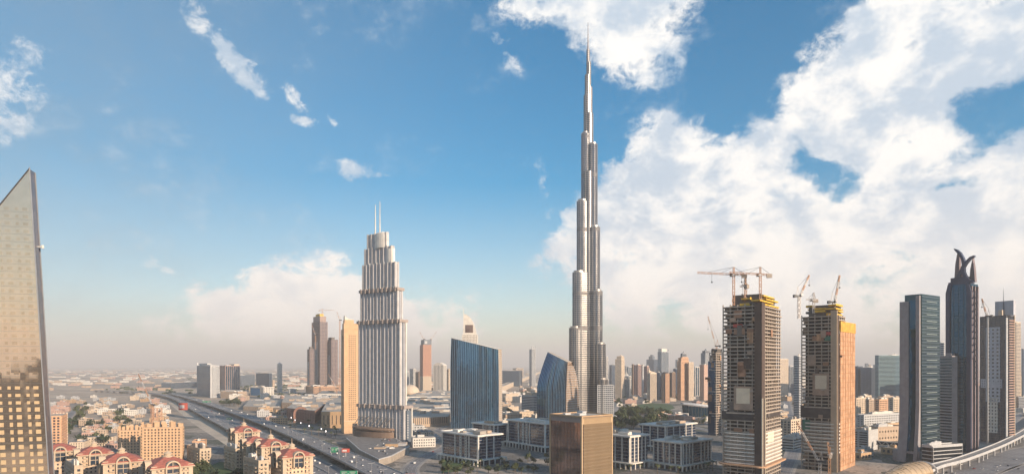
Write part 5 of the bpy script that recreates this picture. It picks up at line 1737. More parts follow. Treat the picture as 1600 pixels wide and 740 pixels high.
horn([(1489.5, 384), (1494, 386), (1500, 392), (1505, 402), (1507, 412), (1504, 422), (1498, 432), (1492, 440)],
     [(1490.0, 386), (1493, 390), (1498, 396), (1501, 404), (1502, 412), (1499, 419), (1494, 428), (1489, 438)], 1, 6, BRZ, 'crescent_horn')
horn([(1522, 399), (1515, 401), (1508, 407), (1503, 414), (1502, 422), (1505, 430), (1510, 437), (1517, 443)],
     [(1522, 402), (1517, 404), (1511, 410), (1507, 416), (1507, 422), (1509, 428), (1513, 434), (1520, 440)], -.5, 4, BRZ, 'crescent_horn')
# latticed fins standing behind the horns
def fin(pts, x0, x1):
    b = MB(); b.loft([[(x, yl(px), zz(r_)) for px, r_ in pts] for x in (x0, x1)]); b.build('crown_fin', BRL, CT)
    lo = min(zz(r_) for _, r_ in pts); hi = max(zz(r_) for _, r_ in pts)
    xs_ = [yl(px) for px, _ in pts]; ya, yb = min(xs_), max(xs_)
    b = MB()
    for k in range(1, 10): 
        z = lo + (hi - lo) * k / 12; b.box(x0 - .35, ya + (yb - ya) * .1, z, x0 - .02, yb - (yb - ya) * (.1 + .05 * k), z + .7)
    b.build('crown_lattice', BRZ, CT)
fin([(1488.5, 438), (1490, 410), (1493.5, 390), (1496, 396), (1496.5, 438)], 4, 9)
fin([(1512, 440), (1513.5, 420), (1517, 403), (1519.5, 420), (1521, 440)], 4, 9)
for q_, (pa, pb) in enumerate(((1495, 1503), (1503, 1511))):
    b = MB(); ya_, yb_ = yl(pa), yl(pb); b.add([(2, ya_, zz(441)), (2, yb_, zz(441)), (2, (yb_ if q_ == 0 else ya_), zz(414)), (4, ya_, zz(441)), (4, yb_, zz(441)), (4, (yb_ if q_ == 0 else ya_), zz(414))], [(0, 1, 2), (5, 4, 3), (0, 3, 4, 1), (1, 4, 5, 2), (2, 5, 3, 0)]); b.build('crown_web', BRL, CT)
b = MB(); b.prism([(1, d * .15), (w - 1, d * .15), (w - 1, d * .85), (1, d * .85)], hC - 4, hC + 6); b.build('crown_base', BRZ, CT)
claim(c, w, d, t, 8)

# ------------------------------------------------------------------ half clad tower at the right
YH = depth(693)
c, w, d, t = corner(1531, 1572, 1584, YH, 28)
HT = thing('half_clad_tower', 'dark tower with unfinished grey cladding, a square screen and a spike on its roof', 'tower', c, t)
hH = Z(492, YH)
b = MB(); skin(b, rect(w, d), 0, hH, bay=3.4, fh=3.8, wr=.8, hr=.7, inset=.5); b.build('facade', [mat('near black frame', (.05, .055, .075), rough=.6), DARKG, ROOFD], HT)
GC = mat('grey panel cladding', (.46, .47, .52), rough=.6, dirt=.3)
y0, y1 = on_left(YH, c, t, d, 1541, 1563)
b = MB(); skin(b, [(-.9, y0), (0.3, y0), (.3, y1), (-.9, y1)], Z(628, YH), Z(510, YH), bay=5.1, fh=5.4, wr=.48, hr=.48, inset=.7, margin=.4); b.build('grey_panels', [GC, DARKG, GC], HT)
y0b, y1b = on_left(YH, c, t, d, 1533, 1566)
b = MB(); skin(b, [(-1.1, y0b), (0.2, y0b), (.2, y1b), (-1.1, y1b)], Z(606, YH), Z(592, YH), bay=3.0, fh=4.1, wr=.4, hr=.4, inset=.4, margin=.4); b.build('grey_panels', [GC, DARKG, GC], HT)
y0, y1 = on_left(YH, c, t, d, 1543, 1559)
b = MB(); skin(b, [(-.9, y0), (0.3, y0), (.3, y1), (-.9, y1)], Z(677, YH), Z(622, YH), bay=4.4, fh=5.2, wr=.45, hr=.48, inset=.7, margin=.4); b.build('pale_panels', [WHITE, DARKG, WHITE], HT)
b = MB(); b.box(-.6, -.7, 0, 3, .6, hH * .98); b.build('pale_corner', PALE, HT)
parts(HT, 'side_balcony', [(w * .3, -1.3, 5 + 3.8 * k, w - .3, .1, 6.2 + 3.8 * k) for k in range(int((hH - 8) / 3.8))], PINK)
b = MB(); b.box(w - .5, -1.5, 0, w + .9, 0, hH + 1); b.build('bright_edge', CREAM, HT)
y0, y1 = on_left(YH, c, t, d, 1551, 1580)
b = MB(); b.box(w * .3, y0, hH, w * .6, y1, Z(469, YH)); b.build('roof_screen', GC, HT)
y0, y1 = on_left(YH, c, t, d, 1560, 1566)
b = MB(); b.box(-.2, y0, hH, w * .3, y1, hH + 8); b.build('roof_unit', CREAM, HT)
spire(HT, w * .2, on_left(YH, c, t, d, 1565.5, 1565.5)[0], hH, Z(450, YH) - hH, .9, BRZ)
claim(c, w, d, t, 6)
luff_crane('thin site crane between the crescent crowned tower and the half clad tower', X(1537, YH), YH - 8, 0, Z(495, YH), R(115), 26, R(76), STEEL, w=1.2)

# ------------------------------------------------------------------ red roofed apartment towers
FR = mat('cream render trim', (.52, .41, .30), dirt=.2)
WALLP = mat('warm peach wall', (.58, .43, .31), dirt=.3)
def red_tower(label, px, roofrow, eave_w, Y, theta, hfac=1.0, arch=True, cupola=True, body=WALLP):
    """px: photo column of its centre, roofrow: photo row of the roof ridge, eave_w: photo width of the eaves"""
    wv = eave_w * .9 * Y / F / 1.36
    t = R(theta)
    ctr = Vector((X(px, Y), Y, 0))
    w = d = wv
    c = ctr - Vector((math.cos(t) * w / 2 - math.sin(t) * d / 2, math.sin(t) * w / 2 + math.cos(t) * d / 2, 0))
    root = thing('apartment_tower', label, 'apartment tower', c, t, 'red roofed apartment towers')
    hr = Z(roofrow, Y); rh = w * .24; h = hr - rh
    nf = max(3, int(h / 3.5)); fh = h / nf
    b = MB(); skin(b, rect(w, d), 0, h - .3, bay=3.6, fh=fh, wr=.42, hr=.5, inset=.4, margin=1.4, zm=(.3, .6)); b.build('wall', [body, DARKG, ROOF], root)
    # corner turrets
    for (x, y) in ((-.5, -.5), (w - 3, -.5), (-.5, d - 3)):
        b = MB(); b.box(x, y, 0, x + 3.5, y + 3.5, h + .8); b.box(x - .3, y - .3, h + .8, x + 3.8, y + 3.8, h + 1.6); b.build('corner_turret', FR, root)
    # roof: hipped with flared eaves
    b = MB(); e = 1.6
    b.loft([[(x, y, z) for x, y in q] for q, z in ((rect(w + 2 * e, d + 2 * e, -e, -e), h), (rect(w + 2 * e, d + 2 * e, -e, -e), h + .5), (rect(w * .9, d * .9, w * .05, d * .05), h + rh * .35), (rect(w * .22, d * .22, w * .39, d * .39), h + rh))])
    rf = b.build('roof', TILE, root)
    b = MB()
    b.loft([[(x, y, z) for x, y in rect(w + 2 * e + .5, d + 2 * e + .5, -e - .25, -e - .25)] for z in (h - .9, h - .02)]); b.build('eaves', FR, root)
    if cupola:
        cx, cy = w / 2, d / 2
        q = MB()
        ring = lambda rr, z: [(cx + rr * math.cos(a), cy + rr * math.sin(a), z) for a in [k * math.pi / 6 for k in range(12)]]
        q.loft([ring(w * .15, h + rh - .6), ring(w * .15, h + rh + .6), ring(w * .09, h + rh + .8), ring(w * .09, h + rh + 2.4), ring(w * .12, h + rh + 2.5), ring(w * .07, h + rh + 3.6), ring(.3, h + rh + 4.6), ring(.12, h + rh + 9)])
        q.build('cupola', FR, rf)
    # big arched window bays on both seen sides
    if arch:
        for face, L_ in (('R', w), ('L', d)):
            aw = L_ * .155; zc = h - .5; cx = L_ * .5
            out, inn = [], []
            for k in range(13):
                a = math.pi * k / 12
                out.append((cx + (aw + 1.1) * math.cos(a), zc + (aw + 1.1) * math.sin(a) * 1.0)); inn.append((cx + aw * math.cos(a), zc + aw * math.sin(a)))
            out = [(cx + aw + 1.1, zc - 9)] + out + [(cx - aw - 1.1, zc - 9)]
            inn = [(cx + aw, zc - 9)] + inn + [(cx - aw, zc - 9)]
            P3 = (lambda s, z, o: (s, -o, z)) if face == 'R' else (lambda s, z, o: (-o, s, z))
            b = MB()
            for i in range(len(out) - 1):
                rings = []
                for (s, z) in ((out[i]), (out[i + 1]), (inn[i + 1]), (inn[i])):
                    rings.append((s, z))
                b.loft([[P3(s, z, 2.9) for s, z in rings], [P3(s, z, -2.2) for s, z in rings]])
            b.build('arch', FR, root)
            b = MB(); pts = inn
            b.loft([[P3(s, z, .9) for s, z in pts], [P3(s, z, -2.0) for s, z in pts]])
            aw_ = b.build('arched_window', DARKG, root)
            b = MB(); b.box(*([cx - .2, -1.2, zc - 9, cx + .2, -.8, zc + aw * .95] if face == 'R' else [-1.2, cx - .2, zc - 9, -.8, cx + .2, zc + aw * .95]))
            for zz_ in (zc - 5, zc - 1.2): b.box(*([cx - aw, -1.2, zz_, cx + aw, -.8, zz_ + .5] if face == 'R' else [-1.2, cx - aw, zz_, -.8, cx + aw, zz_ + .5]))
            b.build('mullion', FR, aw_)
    # balconies
    bl = []
    for k in range(1, nf):
        z = fh * k
        for f0 in (.14, .74): 
            bl.append((w * f0, -1.5, z, w * (f0 + .14), .1, z + .95)); bl.append((-1.5, d * f0, z, .1, d * (f0 + .14), z + .95))
    parts(root, 'balcony', bl, FR)
    claim(c, w, d, t, 5)
    return root, w, d, h


red_tower('red roofed apartment tower tucked against the mirrored tower', 93, 692, 62, 631, 38, cupola=False)
red_tower('red roofed apartment tower with cupola, second from the mirrored tower', 147, 696, 66, 611, 38)
red_tower('red roofed apartment tower with the widest arch, joined in front of its twin', 190, 706, 76, 566, 36)
red_tower('red roofed apartment tower with tall white finial, directly below the peach block', 262, 712, 84, 545, 42)
red_tower('farthest red roofed apartment tower, touching the highway edge', 381, 664, 54, 819, 40)
red_tower('red roofed apartment tower partly hidden, second along the highway edge', 398, 681, 50, 705, 40, cupola=False)
red_tower('red roofed apartment tower with arch facing out, third along the highway edge', 423, 684, 62, 672, 40)
red_tower('largest sunlit red roofed apartment tower, nearest the highway signs', 456, 699, 70, 600, 42, body=mat('painted sunlit peach wall', (.66, .47, .32), dirt=.2))  # sunlight put into a brighter copy of the peach wall colour
for (L, C, Rr, bs, tp, lb) in ((350, 368, 380, 736, 702, 'cream apartment block of stacked balconies below the farthest red roof'),
                               (380, 404, 420, 768, 721, 'flat roofed cream apartment block nearest the camera among red roofs'),
                               (292, 312, 330, 728, 702, 'small cream apartment block right of the peach block foot'),
                               (102, 116, 130, 780, 729, 'cream apartment block in front of the second red roof tower')):
    r, w, d, h = block(lb, L, C, Rr, bs, tp, 42, 'bold', FR, DARKG, group='cream apartment blocks', name='apartment_block', cat='apartment block', kit=5, fh=3.5, wr=.5, bay=4)
    parts(r, 'balcony', [(w * f, -1.4, 3.5 * k, w * (f + .2), .1, 3.5 * k + 1) for k in range(1, int(h / 3.5)) for f in (.1, .6)] + [(-1.4, d * f, 3.5 * k, .1, d * (f + .15), 3.5 * k + 1) for k in range(1, int(h / 3.5)) for f in (.1, .45, .75)], FR)

# ------------------------------------------------------------------ peach block
def stepped_block(label, L, C, Rr, base, top, theta, m):
    Y = depth(base); c, w, d, t = corner(L, C, Rr, Y, theta); h = Z(top, Y)
    root = thing('apartment_block', label, 'apartment block', c, t)
    b = MB(); skin(b, rect(w, d), 0, h * .9, bay=3.8, fh=3.5, wr=.4, hr=.5, inset=.4, margin=1.5); b.build('wall', [m, DARKG, ROOF], root)
    # tall projecting bays with gables, taller in the middle
    for face, L_ in (('R', w), ('L', d)):
        nb = max(3, round(L_ / 9))
        for k in range(nb):
            s0, s1 = L_ * (k + .12) / nb, L_ * (k + .7) / nb
            hh = h * (.93 + .08 * math.sin(math.pi * (k + .5) / nb)) + (1 if k % 2 else 0)
            poly = rect(s1 - s0, 2.2, s0, -1.8) if face == 'R' else rect(2.2, s1 - s0, -1.8, s0)
            b = MB(); skin(b, poly, 0, hh, bay=2.6, fh=3.5, wr=.45, hr=.5, inset=.3, margin=.8, zm=(1, 2)); b.build('bay', [m, DARKG, ROOF], root)
            b = MB(); cx = (s0 + s1) / 2; r_ = (s1 - s0) / 2
            pts = [(cx + r_ * math.cos(a), hh + r_ * .8 * math.sin(a)) for a in [math.pi * q / 8 for q in range(9)]]
            P3 = (lambda s, z, o: (s, -o, z)) if face == 'R' else (lambda s, z, o: (-o, s, z))
            b.loft([[P3(s, z, 1.9) for s, z in pts], [P3(s, z, .8) for s, z in pts]]); b.build('gable', FR, root)
    for k in range(5):
        x, y = w * (.08 + .2 * k), d * (.3 + .1 * (k % 3)); q = MB(); q.box(x, y, h * .9, x + w * .12, y + d * .2, h * .9 + 4 + k % 2 * 2); q.build('stair_turret', m, root)
    claim(c, w, d, t, 6)
    return root, w, d, h
stepped_block('sunlit peach apartment block with arched gables, largest of the quarter', 222, 226, 288, 722, 660, 12, mat('bright peach render', (.62, .41, .25), dirt=.2))
stepped_block('lower peach wing joined left of the large arched peach block', 186, 190, 224, 712, 666, 14, mat('bright peach render', ()))
r, w, d, h = block('slim pinkish tower with vertical piers right beside the mirrored tower', 74, 84, 105, 712, 646, 25, 'grid', PEACH, DARKG, kit=0, bay=4.2, fh=3.5, wr=.55, hr=.62)
parts(r, 'pier', [(w * k / 4 - .7, -1.2, 0, w * k / 4 + .7, .2, h + 1.5) for k in range(5)], CREAM)
r, w, d, h = block('sand coloured wall building with a blank sunlit side near the highway verge', 296, 300, 320, 701, 690, 20, 'bold', PEACH, DARKG, name='low_building', cat='building', kit=1, d=25)

# ------------------------------------------------------------------ mall, dome and plaza
def low_mass(label, pix, h, m, group=None, name='mall_building', cat='shopping mall', bits=10, win=None):
    P = [gp(*q) for q in pix]; n = len(P)
    org = sum(P, Vector()) / n
    poly = [((p - org).x, (p - org).y) for p in P]
    ar = sum(poly[i][0] * poly[(i + 1) % n][1] - poly[(i + 1) % n][0] * poly[i][1] for i in range(n))
    if ar < 0: poly.reverse()
    root = thing(name, label, cat, org, 0, group)
    b = MB(); skin(b, poly, 0, h, **(win or dict(bay=7, fh=h * .8, wr=.25, hr=.6, inset=.5, zm=(1, 1.2)))); b.build('wall', [m, DARKG, ROOF], root)
    xs = [p[0] for p in poly]; ys = [p[1] for p in poly]
    r_ = random.Random(int(pix[0][0]))
    k = 0; tries = 0
    def inside(x, y):
        s = False
        for i in range(n):
            (xa, ya), (xb, yb) = poly[i], poly[i - 1]
            if (ya > y) != (yb > y) and x < (xb - xa) * (y - ya) / (yb - ya) + xa: s = not s
        return s
    while k < bits and tries < 300:
        tries += 1
        x, y = r_.uniform(min(xs), max(xs)), r_.uniform(min(ys), max(ys)); a, e = r_.uniform(5, 26), r_.uniform(5, 22)
        if not all(inside(x + u, y + v) for u in (0, a) for v in (0, e)): continue
        q = MB(); q.box(x, y, h, x + a, y + e, h + r_.uniform(1.5, 6) + .01 * k); q.build('roof_unit', r_.choice([ROOF, PALE, SAND, CONC, WHITE]), root); k += 1
    for p in P: FOOT.append((p.x, p.y, 20))
    FOOT.append((org.x, org.y, 40))
    return root, poly


low_mass('long beige mall wing with ribbed wall right of the tall stepped tower', [(628, 668), (700, 664), (712, 648), (632, 650)], 17, SAND, bits=14, win=dict(bay=4, fh=30, wr=.35, hr=1.0, inset=.4, zm=(5, 3)))
low_mass('pale mall wing with cluttered roof behind the ribbed beige wing', [(628, 647), (702, 645), (706, 628), (640, 629)], 16, PALE, bits=22)
low_mass('far mall wing near the cream dome', [(632, 627), (704, 626), (706, 616), (664, 616)], 16, WHITE, bits=12)
low_mass('reddish brick mall hall with arched portal behind the street lamps', [(448, 656), (492, 662), (508, 648), (462, 642)], 26, mat('reddish brick', (.30, .16, .12), dirt=.3), bits=6)
low_mass('tan drum shaped mall hall left of the orange hotel', [(502, 668), (536, 668), (538, 648), (510, 648)], 30, TAN, bits=4)
low_mass('wide sand roofed mall hall behind the reddish brick hall', [(440, 640), (534, 645), (534, 628), (446, 625)], 20, SAND, bits=26)
low_mass('long low wall and shed beside the far highway', [(380, 640), (438, 643), (440, 630), (392, 627)], 10, SAND, name='low_building', cat='building', bits=6)
low_mass('white winged roof hall between the brown cluster and the mall', [(496, 625), (536, 625), (536, 614), (510, 614)], 22, WHITE, name='low_building', cat='building', bits=2)
# arched portal on the brick hall
p = gp(470, 659.5); t_ = thing('gateway', 'tall brick arch gateway in front of the reddish mall hall', 'gateway', p, R(12))
b = MB()
for k in range(12):
    a0, a1 = math.pi * k / 12, math.pi * (k + 1) / 12
    b.bar((12 * math.cos(a0), 0, 18 + 12 * math.sin(a0)), (12 * math.cos(a1), 0, 18 + 12 * math.sin(a1)), 4)
b.bar((12, 0, 0), (12, 0, 18), 4); b.bar((-12, 0, 0), (-12, 0, 18), 4); b.build('arch', mat('reddish brick', ()), t_)
# dome
p = gp(641, 617); t_ = thing('dome', 'cream half dome rising from the mall roofs right of the tall stepped tower', 'dome', p)
b = MB(); rr = 15 * p.y / F
b.loft([[(rr * math.cos(e) * math.cos(a), rr * math.cos(e) * math.sin(a), 6 + rr * .95 * math.sin(e)) for a in [k * math.pi / 14 for k in range(28)]] for e in [q * math.pi / 2 / 8 * .999 for q in range(9)]]); b.build('shell', CREAM, t_, smooth=True)
b = MB(); b.tube([(0, 0, 0), (0, 0, 6)], rr * 1.04, 28); b.build('drum', SAND, t_)
# dark hall with a sweeping pale roof by the park
p = gp(1090, 650)
t_ = thing('concert_hall', 'dark glass hall with a sweeping pale ship like roof by the park', 'hall', p, R(8))
b = MB(); L_ = 62
sec = lambda f: (18 * math.sin(math.pi * min(1, max(0, f * .9 + .08))) ** .6)
b.loft([[(-L_ / 2 + L_ * f, -sec(f) * .75, 0), (-L_ / 2 + L_ * f, sec(f) * .75, 0), (-L_ / 2 + L_ * f - 3, sec(f), 26 - 7 * f), (-L_ / 2 + L_ * f - 3, -sec(f), 26 - 7 * f)] for f in [k / 16 for k in range(17)]]); b.build('hull', TEALG, t_)
b = MB(); b.loft([[(-L_ / 2 - 6 + (L_ + 12) * f, -sec(f) * 1.15 - 1, 28.5 - 8 * f), (-L_ / 2 - 6 + (L_ + 12) * f, sec(f) * 1.15 + 1, 28.5 - 8 * f), (-L_ / 2 - 6 + (L_ + 12) * f, sec(f) * .9, 31 - 8 * f + 2 * math.sin(math.pi * f)), (-L_ / 2 - 6 + (L_ + 12) * f, -sec(f) * .9, 31 - 8 * f + 2 * math.sin(math.pi * f))] for f in [k / 16 for k in range(17)]]); b.build('roof', PALE, t_)
for k in range(8):
    f = (k + 1) / 9; b = MB(); b.bar((-L_ / 2 + L_ * f, -sec(f) * .75 - .3, 0), (-L_ / 2 + L_ * f - 3, -sec(f) - .3, 26 - 7 * f), .8); b.build('mullion', DARKM, t_)
FOOT.append((p.x, p.y, 55))

# ------------------------------------------------------------------ metro station and viaduct
SHELL = mat('gold station shell', (.60, .43, .26), rough=.4, metal=.35, dirt=.25, cells=(3, 50, .2, (.4, .3, .2)))
st0 = gp(1418, 733, 16)
ms = thing('metro_station', 'gold shell shaped metro station roof at the start of the viaduct', 'metro station', (st0.x, st0.y, 0), R(38))
b = MB(); rings = []
LEN, WID = 92, 25
for k in range(21):
    f = k / 20; x = -LEN * .62 + LEN * f
    ww = WID * (math.sin(math.pi * min(1, f * .52 + .06)) ** .8) * (1 if f < .93 else 1 - (f - .93) * 3)
    hh = 9.5 * math.sin(math.pi * min(1, f * .55 + .08)) + 1
    rings.append([(x, ww / 2 * math.cos(a), 11 + hh * math.sin(a)) for a in [math.pi * q / 14 for q in range(15)]])
b.loft(rings); b.build('shell_roof', SHELL, ms, smooth=True)
for k in range(3, 19, 2):
    rib = [(p_[0], p_[1] * 1.004, 11 + (p_[2] - 11) * 1.012 + .08) for p_ in rings[k]]
    q = MB(); q.tube(rib, .14, 5); q.build('roof_seam', mat('seam', (.35, .24, .14), rough=.5, metal=.4), ms)
b = MB()
r_ = random.Random(6)
for k in range(38):
    i = r_.randint(2, 18); j = r_.randint(3, 11); a = Vector(rings[i][j]); 
    b.box(a.x - .7, a.y - .4, a.z + .1, a.x + .7, a.y + .4, a.z + .35)
o_ = b.build('skylight', DARKG, ms); o_['kind'] = 'stuff'
b = MB(); b.box(-LEN * .55, -WID * .36, 0, LEN * .3, WID * .36, 11); b.build('station_hall', GREY, ms)
b = MB(); b.tube([(LEN * .40, WID / 2 * math.cos(a), 11 + 9 * math.sin(a)) for a in [math.pi * q / 12 for q in range(13)]], 1.1, 6); b.build('end_frame', PALE, ms)
FOOT.append((st0.x, st0.y, 55))
va = spline([pz(1440, 738, 11), pz(1462, 727, 11), pz(1500, 717, 11), pz(1542, 702, 11), pz(1575, 688, 11), pz(1606, 671, 11), pz(1650, 640, 11)], 6)
vroot = thing('viaduct', 'curved concrete metro viaduct on round piers sweeping out of the station', 'viaduct', (va[0].x, va[0].y, 0))
org = Vector((va[0].x, va[0].y, 0)); Q = [p - org for p in va]; n_ = len(Q)
b = MB(); strip_solid(b, Q, [-5.2] * n_, [5.2] * n_, -1.8, 0); b.build('deck', PALE, vroot)
for sg in (-1, 1):
    b = MB(); strip_solid(b, Q, [sg * 5.25] * n_, [sg * 4.9] * n_, 0, 1.5); b.build('parapet', PALE, vroot)
b = MB(); strip_solid(b, Q, [-4] * n_, [4] * n_, .02, .3); b.build('track_bed', ROOFD, vroot)
for sg in (-2.4, -1, 1, 2.4):
    b = MB(); strip_solid(b, Q, [sg - .12] * n_, [sg + .12] * n_, .3, .5); b.build('rail', STEEL, vroot)
last = None
for q in Q:
    if last is None or (q - last).length > 21:
        last = q; pb = MB(); pb.tube([(0, 0, -.5), (0, 0, q.z - 3.4), (0, 0, q.z - 1.9)], 1, 12, radii=[1.0, 1.0, 2.6]); pb.build('pier', PALE, vroot, (q.x, q.y, 0))
for p in va: FOOT.append((p.x, p.y, 10))

# ------------------------------------------------------------------ signs on the highways
def gantry(label, px, row, z, wd, hh, m, rz=0, face_txt=True):
    p = gp(px, row, z)
    root = thing('road_sign', label, 'road sign', (p.x, p.y, 0 if z < 9 else 8), R(rz), 'signs over the highways')
    z0 = z - root.location.z
    for s in (-wd / 2, wd / 2):
        b = MB(); b.tube([(s, .3, 0), (s, .3, z0 + hh)], .3, 8); b.build('post', STEEL, root)
    b = MB(); b.box(-wd / 2, -.2, z0, wd / 2, .15, z0 + hh); bd = b.build('board', m, root)
    b = MB()
    for (u0, u1, v0, v1) in ((-.42, -.1, .6, .75), (-.42, -.2, .3, .42), (.05, .4, .6, .75), (.1, .35, .3, .42)):
        b.box(wd * u0, -.28, z0 + hh * v0, wd * u1, -.2, z0 + hh * v1)
    o = b.build('legend', PAINT, bd)
gantry('green road sign over the ground level lanes beside the elevated highway', 358, 655, 6, 11, 4, SIGNG)
gantry('long green road sign at the far bend of the highway', 323, 628, 8, 24, 4, SIGNG)
gantry('square green road sign on the wide elevated highway before the red billboard', 523, 706, 12, 8, 6, SIGNG)
gantry('long green road sign at the bottom edge over the ground level lanes', 545, 741, 12, 16, 4, SIGNG)
def billboard(label, px, row, z, wd, hh, m, m2):
    p = gp(px, row, z); root = thing('billboard', label, 'billboard', (p.x, p.y, 0), 0)
    b = MB(); b.tube([(0, .6, 0), (0, .6, z)], .6, 8); b.build('post', STEEL, root)
    b = MB(); b.box(-wd / 2, 0, z, wd / 2, .8, z + hh); b.build('board', m, root)
    b = MB(); b.box(-wd * .4, -.1, z + hh * .25, wd * .15, 0, z + hh * .7); b.build('picture', m2, root)
billboard('red billboard beside the square green road sign', 540, 706, 13, 9, 4.5, mat('red board', (.5, .09, .06)), WHP)
billboard('round red and white billboard between the two elevated highways', 286, 640, 14, 20, 16, mat('red board', ()), WHP)
billboard('orange red billboard at the bottom of the curved road', 641, 748, 9, 9, 5, mat('orange board', (.6, .17, .06)), mat('red board', ()))
# lamp posts
def lamp_post(label, p, hh=13, rz=0, first=[None], group='street lamps along the highways'):
    if first[0] is None:
        root = thing('street_lamp', label, 'street lamp', p, rz, group)
        b = MB(); b.tube([(0, 0, 0), (0, 0, 13)], .22, 6, radii=[.28, .16]); b.build('pole', STEEL, root)
        b = MB()
        for s in (-1, 1):
            b.bar((0, 0, 12.8), (s * 2.6, 0, 13.3), .16)
        b.build('arm', STEEL, root)
        for s in (-1, 1):
            q = MB(); q.box(s * 2.8 - .6, -.2, 13.2, s * 2.8 + .6, .2, 13.45); q.build('lamp_head', PALE, root)
        first[0] = root; return root
    return copy_tree(first[0], None, label, p, rz)
for k, i in enumerate(range(1, len(FLY_A[0]) - 16, 3)):
    lamp_post('grey twin armed street lamp on the edge of the wide elevated highway', FLY_A[0][i] + Vector((FLY_A[1][i] * -.42, -FLY_A[1][i] * .2, 0)), rz=R(30))
for k, i in enumerate(range(2, len(FLY_B[0]) - 16, 3)):
    lamp_post('grey twin armed street lamp on the narrower elevated highway', FLY_B[0][i], rz=R(30))
# glowing lamp pillars in the mall plaza
for k, (px, row) in enumerate([(455, 652), (461, 656), (470, 661), (483, 666), (502, 671), (509, 675)]):
    p = gp(px, row + 6)
    root = thing('plaza_lamp', 'glowing white lamp pillar in the plaza before the reddish mall hall', 'lamp', p, 0, 'glowing lamps in the mall plaza')
    b = MB(); b.tube([(0, 0, 0), (0, 0, 7)], .25, 6); b.build('pole', DARKM, root)
    b = MB(); b.tube([(0, 0, 7), (0, 0, 9.5)], .7, 8, radii=[.6, .8]); b.build('lantern', mat('lit lantern', (.9, .85, .8), emit=(1, .9, .85, 1.6)), root)

# ------------------------------------------------------------------ towers behind the viewpoint, seen as reflections in the glass
rb = random.Random(31)
BEH = [(-300, -420, 30, 30, 150), (-336, -425, 30, 32, 138), (-372, -430, 32, 30, 122), (-420, -440, 44, 40, 100), (-500, -430, 60, 40, 92), (-258, -440, 34, 30, 128),
       (-215, -470, 34, 34, 96), (-165, -430, 36, 40, 112), (-110, -500, 30, 34, 132), (-60, -440, 44, 40, 90), (0, -470, 36, 36, 124), (60, -430, 50, 44, 104), (130, -400, 38, 40, 138),
       (190, -440, 50, 40, 88), (260, -400, 40, 40, 116), (330, -360, 36, 44, 96), (400, -300, 44, 40, 128), (480, -260, 40, 50, 84), (560, -180, 50, 50, 110),
       (-30, -62, 40, 40, 108)]
cn = ['slate', 'brown', 'grey', 'dark concrete', 'tan']
for i, (x, y, w_, d_, h_) in enumerate(BEH):
    q = rb.randrange(5)
    root = thing('tower_block', '%s office tower standing behind the viewpoint, mirrored in the glass' % cn[q], 'tower block', (x, y, 0), R(rb.uniform(-15, 15)), 'office towers behind the viewpoint')
    b = MB(); skin(b, rect(w_, d_), 0, h_, bay=5, fh=3.8, wr=.7, hr=.55); b.build('facade', [[SLATE, BROWN, GREY, CONCD, TAN][q], NAVYG, ROOF], root)

# ------------------------------------------------------------------ small buildings, trees, cars
rs = random.Random(11)
GRID = {}
def reg(x, y, r_):
    k = (int(x // 80), int(y // 80)); GRID.setdefault(k, []).append((x, y, r_))
for f_ in FOOT: reg(*f_)
def free(x, y, r_):
    kx, ky = int(x // 80), int(y // 80)
    for i in (-1, 0, 1):
        for j in (-1, 0, 1):
            for (a, b_, c_) in GRID.get((kx + i, ky + j), ()):
                if (a - x) ** 2 + (b_ - y) ** 2 < (c_ + r_) ** 2: return False
    return True


def in_poly(x, y, poly):
    s = False
    for i in range(len(poly)):
        (xa, ya), (xb, yb) = poly[i][:2], poly[i - 1][:2]
        if (ya > y) != (yb > y) and x < (xb - xa) * (y - ya) / (yb - ya) + xa: s = not s
    return s
def pick(zone):
    xs = [p[0] for p in zone]; ys = [p[1] for p in zone]
    for _ in range(60):
        px, py = rs.uniform(min(xs), max(xs)), rs.uniform(min(ys), max(ys))
        if in_poly(px, py, zone): return px, py
    return zone[0]


# --- prototypes of low buildings
def villa_proto(w, d, h, m, seed):
    r_ = random.Random(seed)
    root = bpy.data.objects.new('low_building', None); col.objects.link(root)
    b = MB(); skin(b, rect(w, d, -w / 2, -d / 2), 0, h, bay=r_.choice([3.2, 4.2, 5]), fh=r_.choice([3.3, 3.8]), wr=r_.uniform(.4, .6), hr=.5, inset=.35, margin=.8, zm=(.5, .9)); b.build('wall', [m, DARKG, r_.choice([ROOF, ROOFD, ROOF])], root)
    b = MB(); x, y = r_.uniform(-w * .3, 0), r_.uniform(-d * .3, 0)
    b.box(x, y, h, x + w * .3, y + d * .3, h + 2.6); b.build('stair_head', m, root)
    for k in range(3):
        x, y = r_.uniform(-w * .45, w * .3), r_.uniform(-d * .45, d * .3)
        q = MB(); q.box(x, y, h, x + r_.uniform(1.2, w * .2), y + r_.uniform(1.2, d * .2), h + r_.uniform(.8, 1.8)); q.build('roof_unit', PALE, root)
    return root
PV = []
tones = [(CREAM, 'cream'), (SAND, 'sand coloured'), (WHITE, 'white'), (PINK, 'pinkish'), (PALE, 'pale grey'), (TAN, 'tan')]
for i, (m, nm) in enumerate(tones):
    for j, (w_, d_, h_) in enumerate(((18, 14, 7), (30, 18, 11), (44, 26, 16))):
        if j == 2 and i in (3, 5): continue
        PV.append((villa_proto(w_, d_, h_, m, i * 7 + j), nm, j, math.hypot(w_, d_) / 2))
first_used = set()
NPLACED = [0]
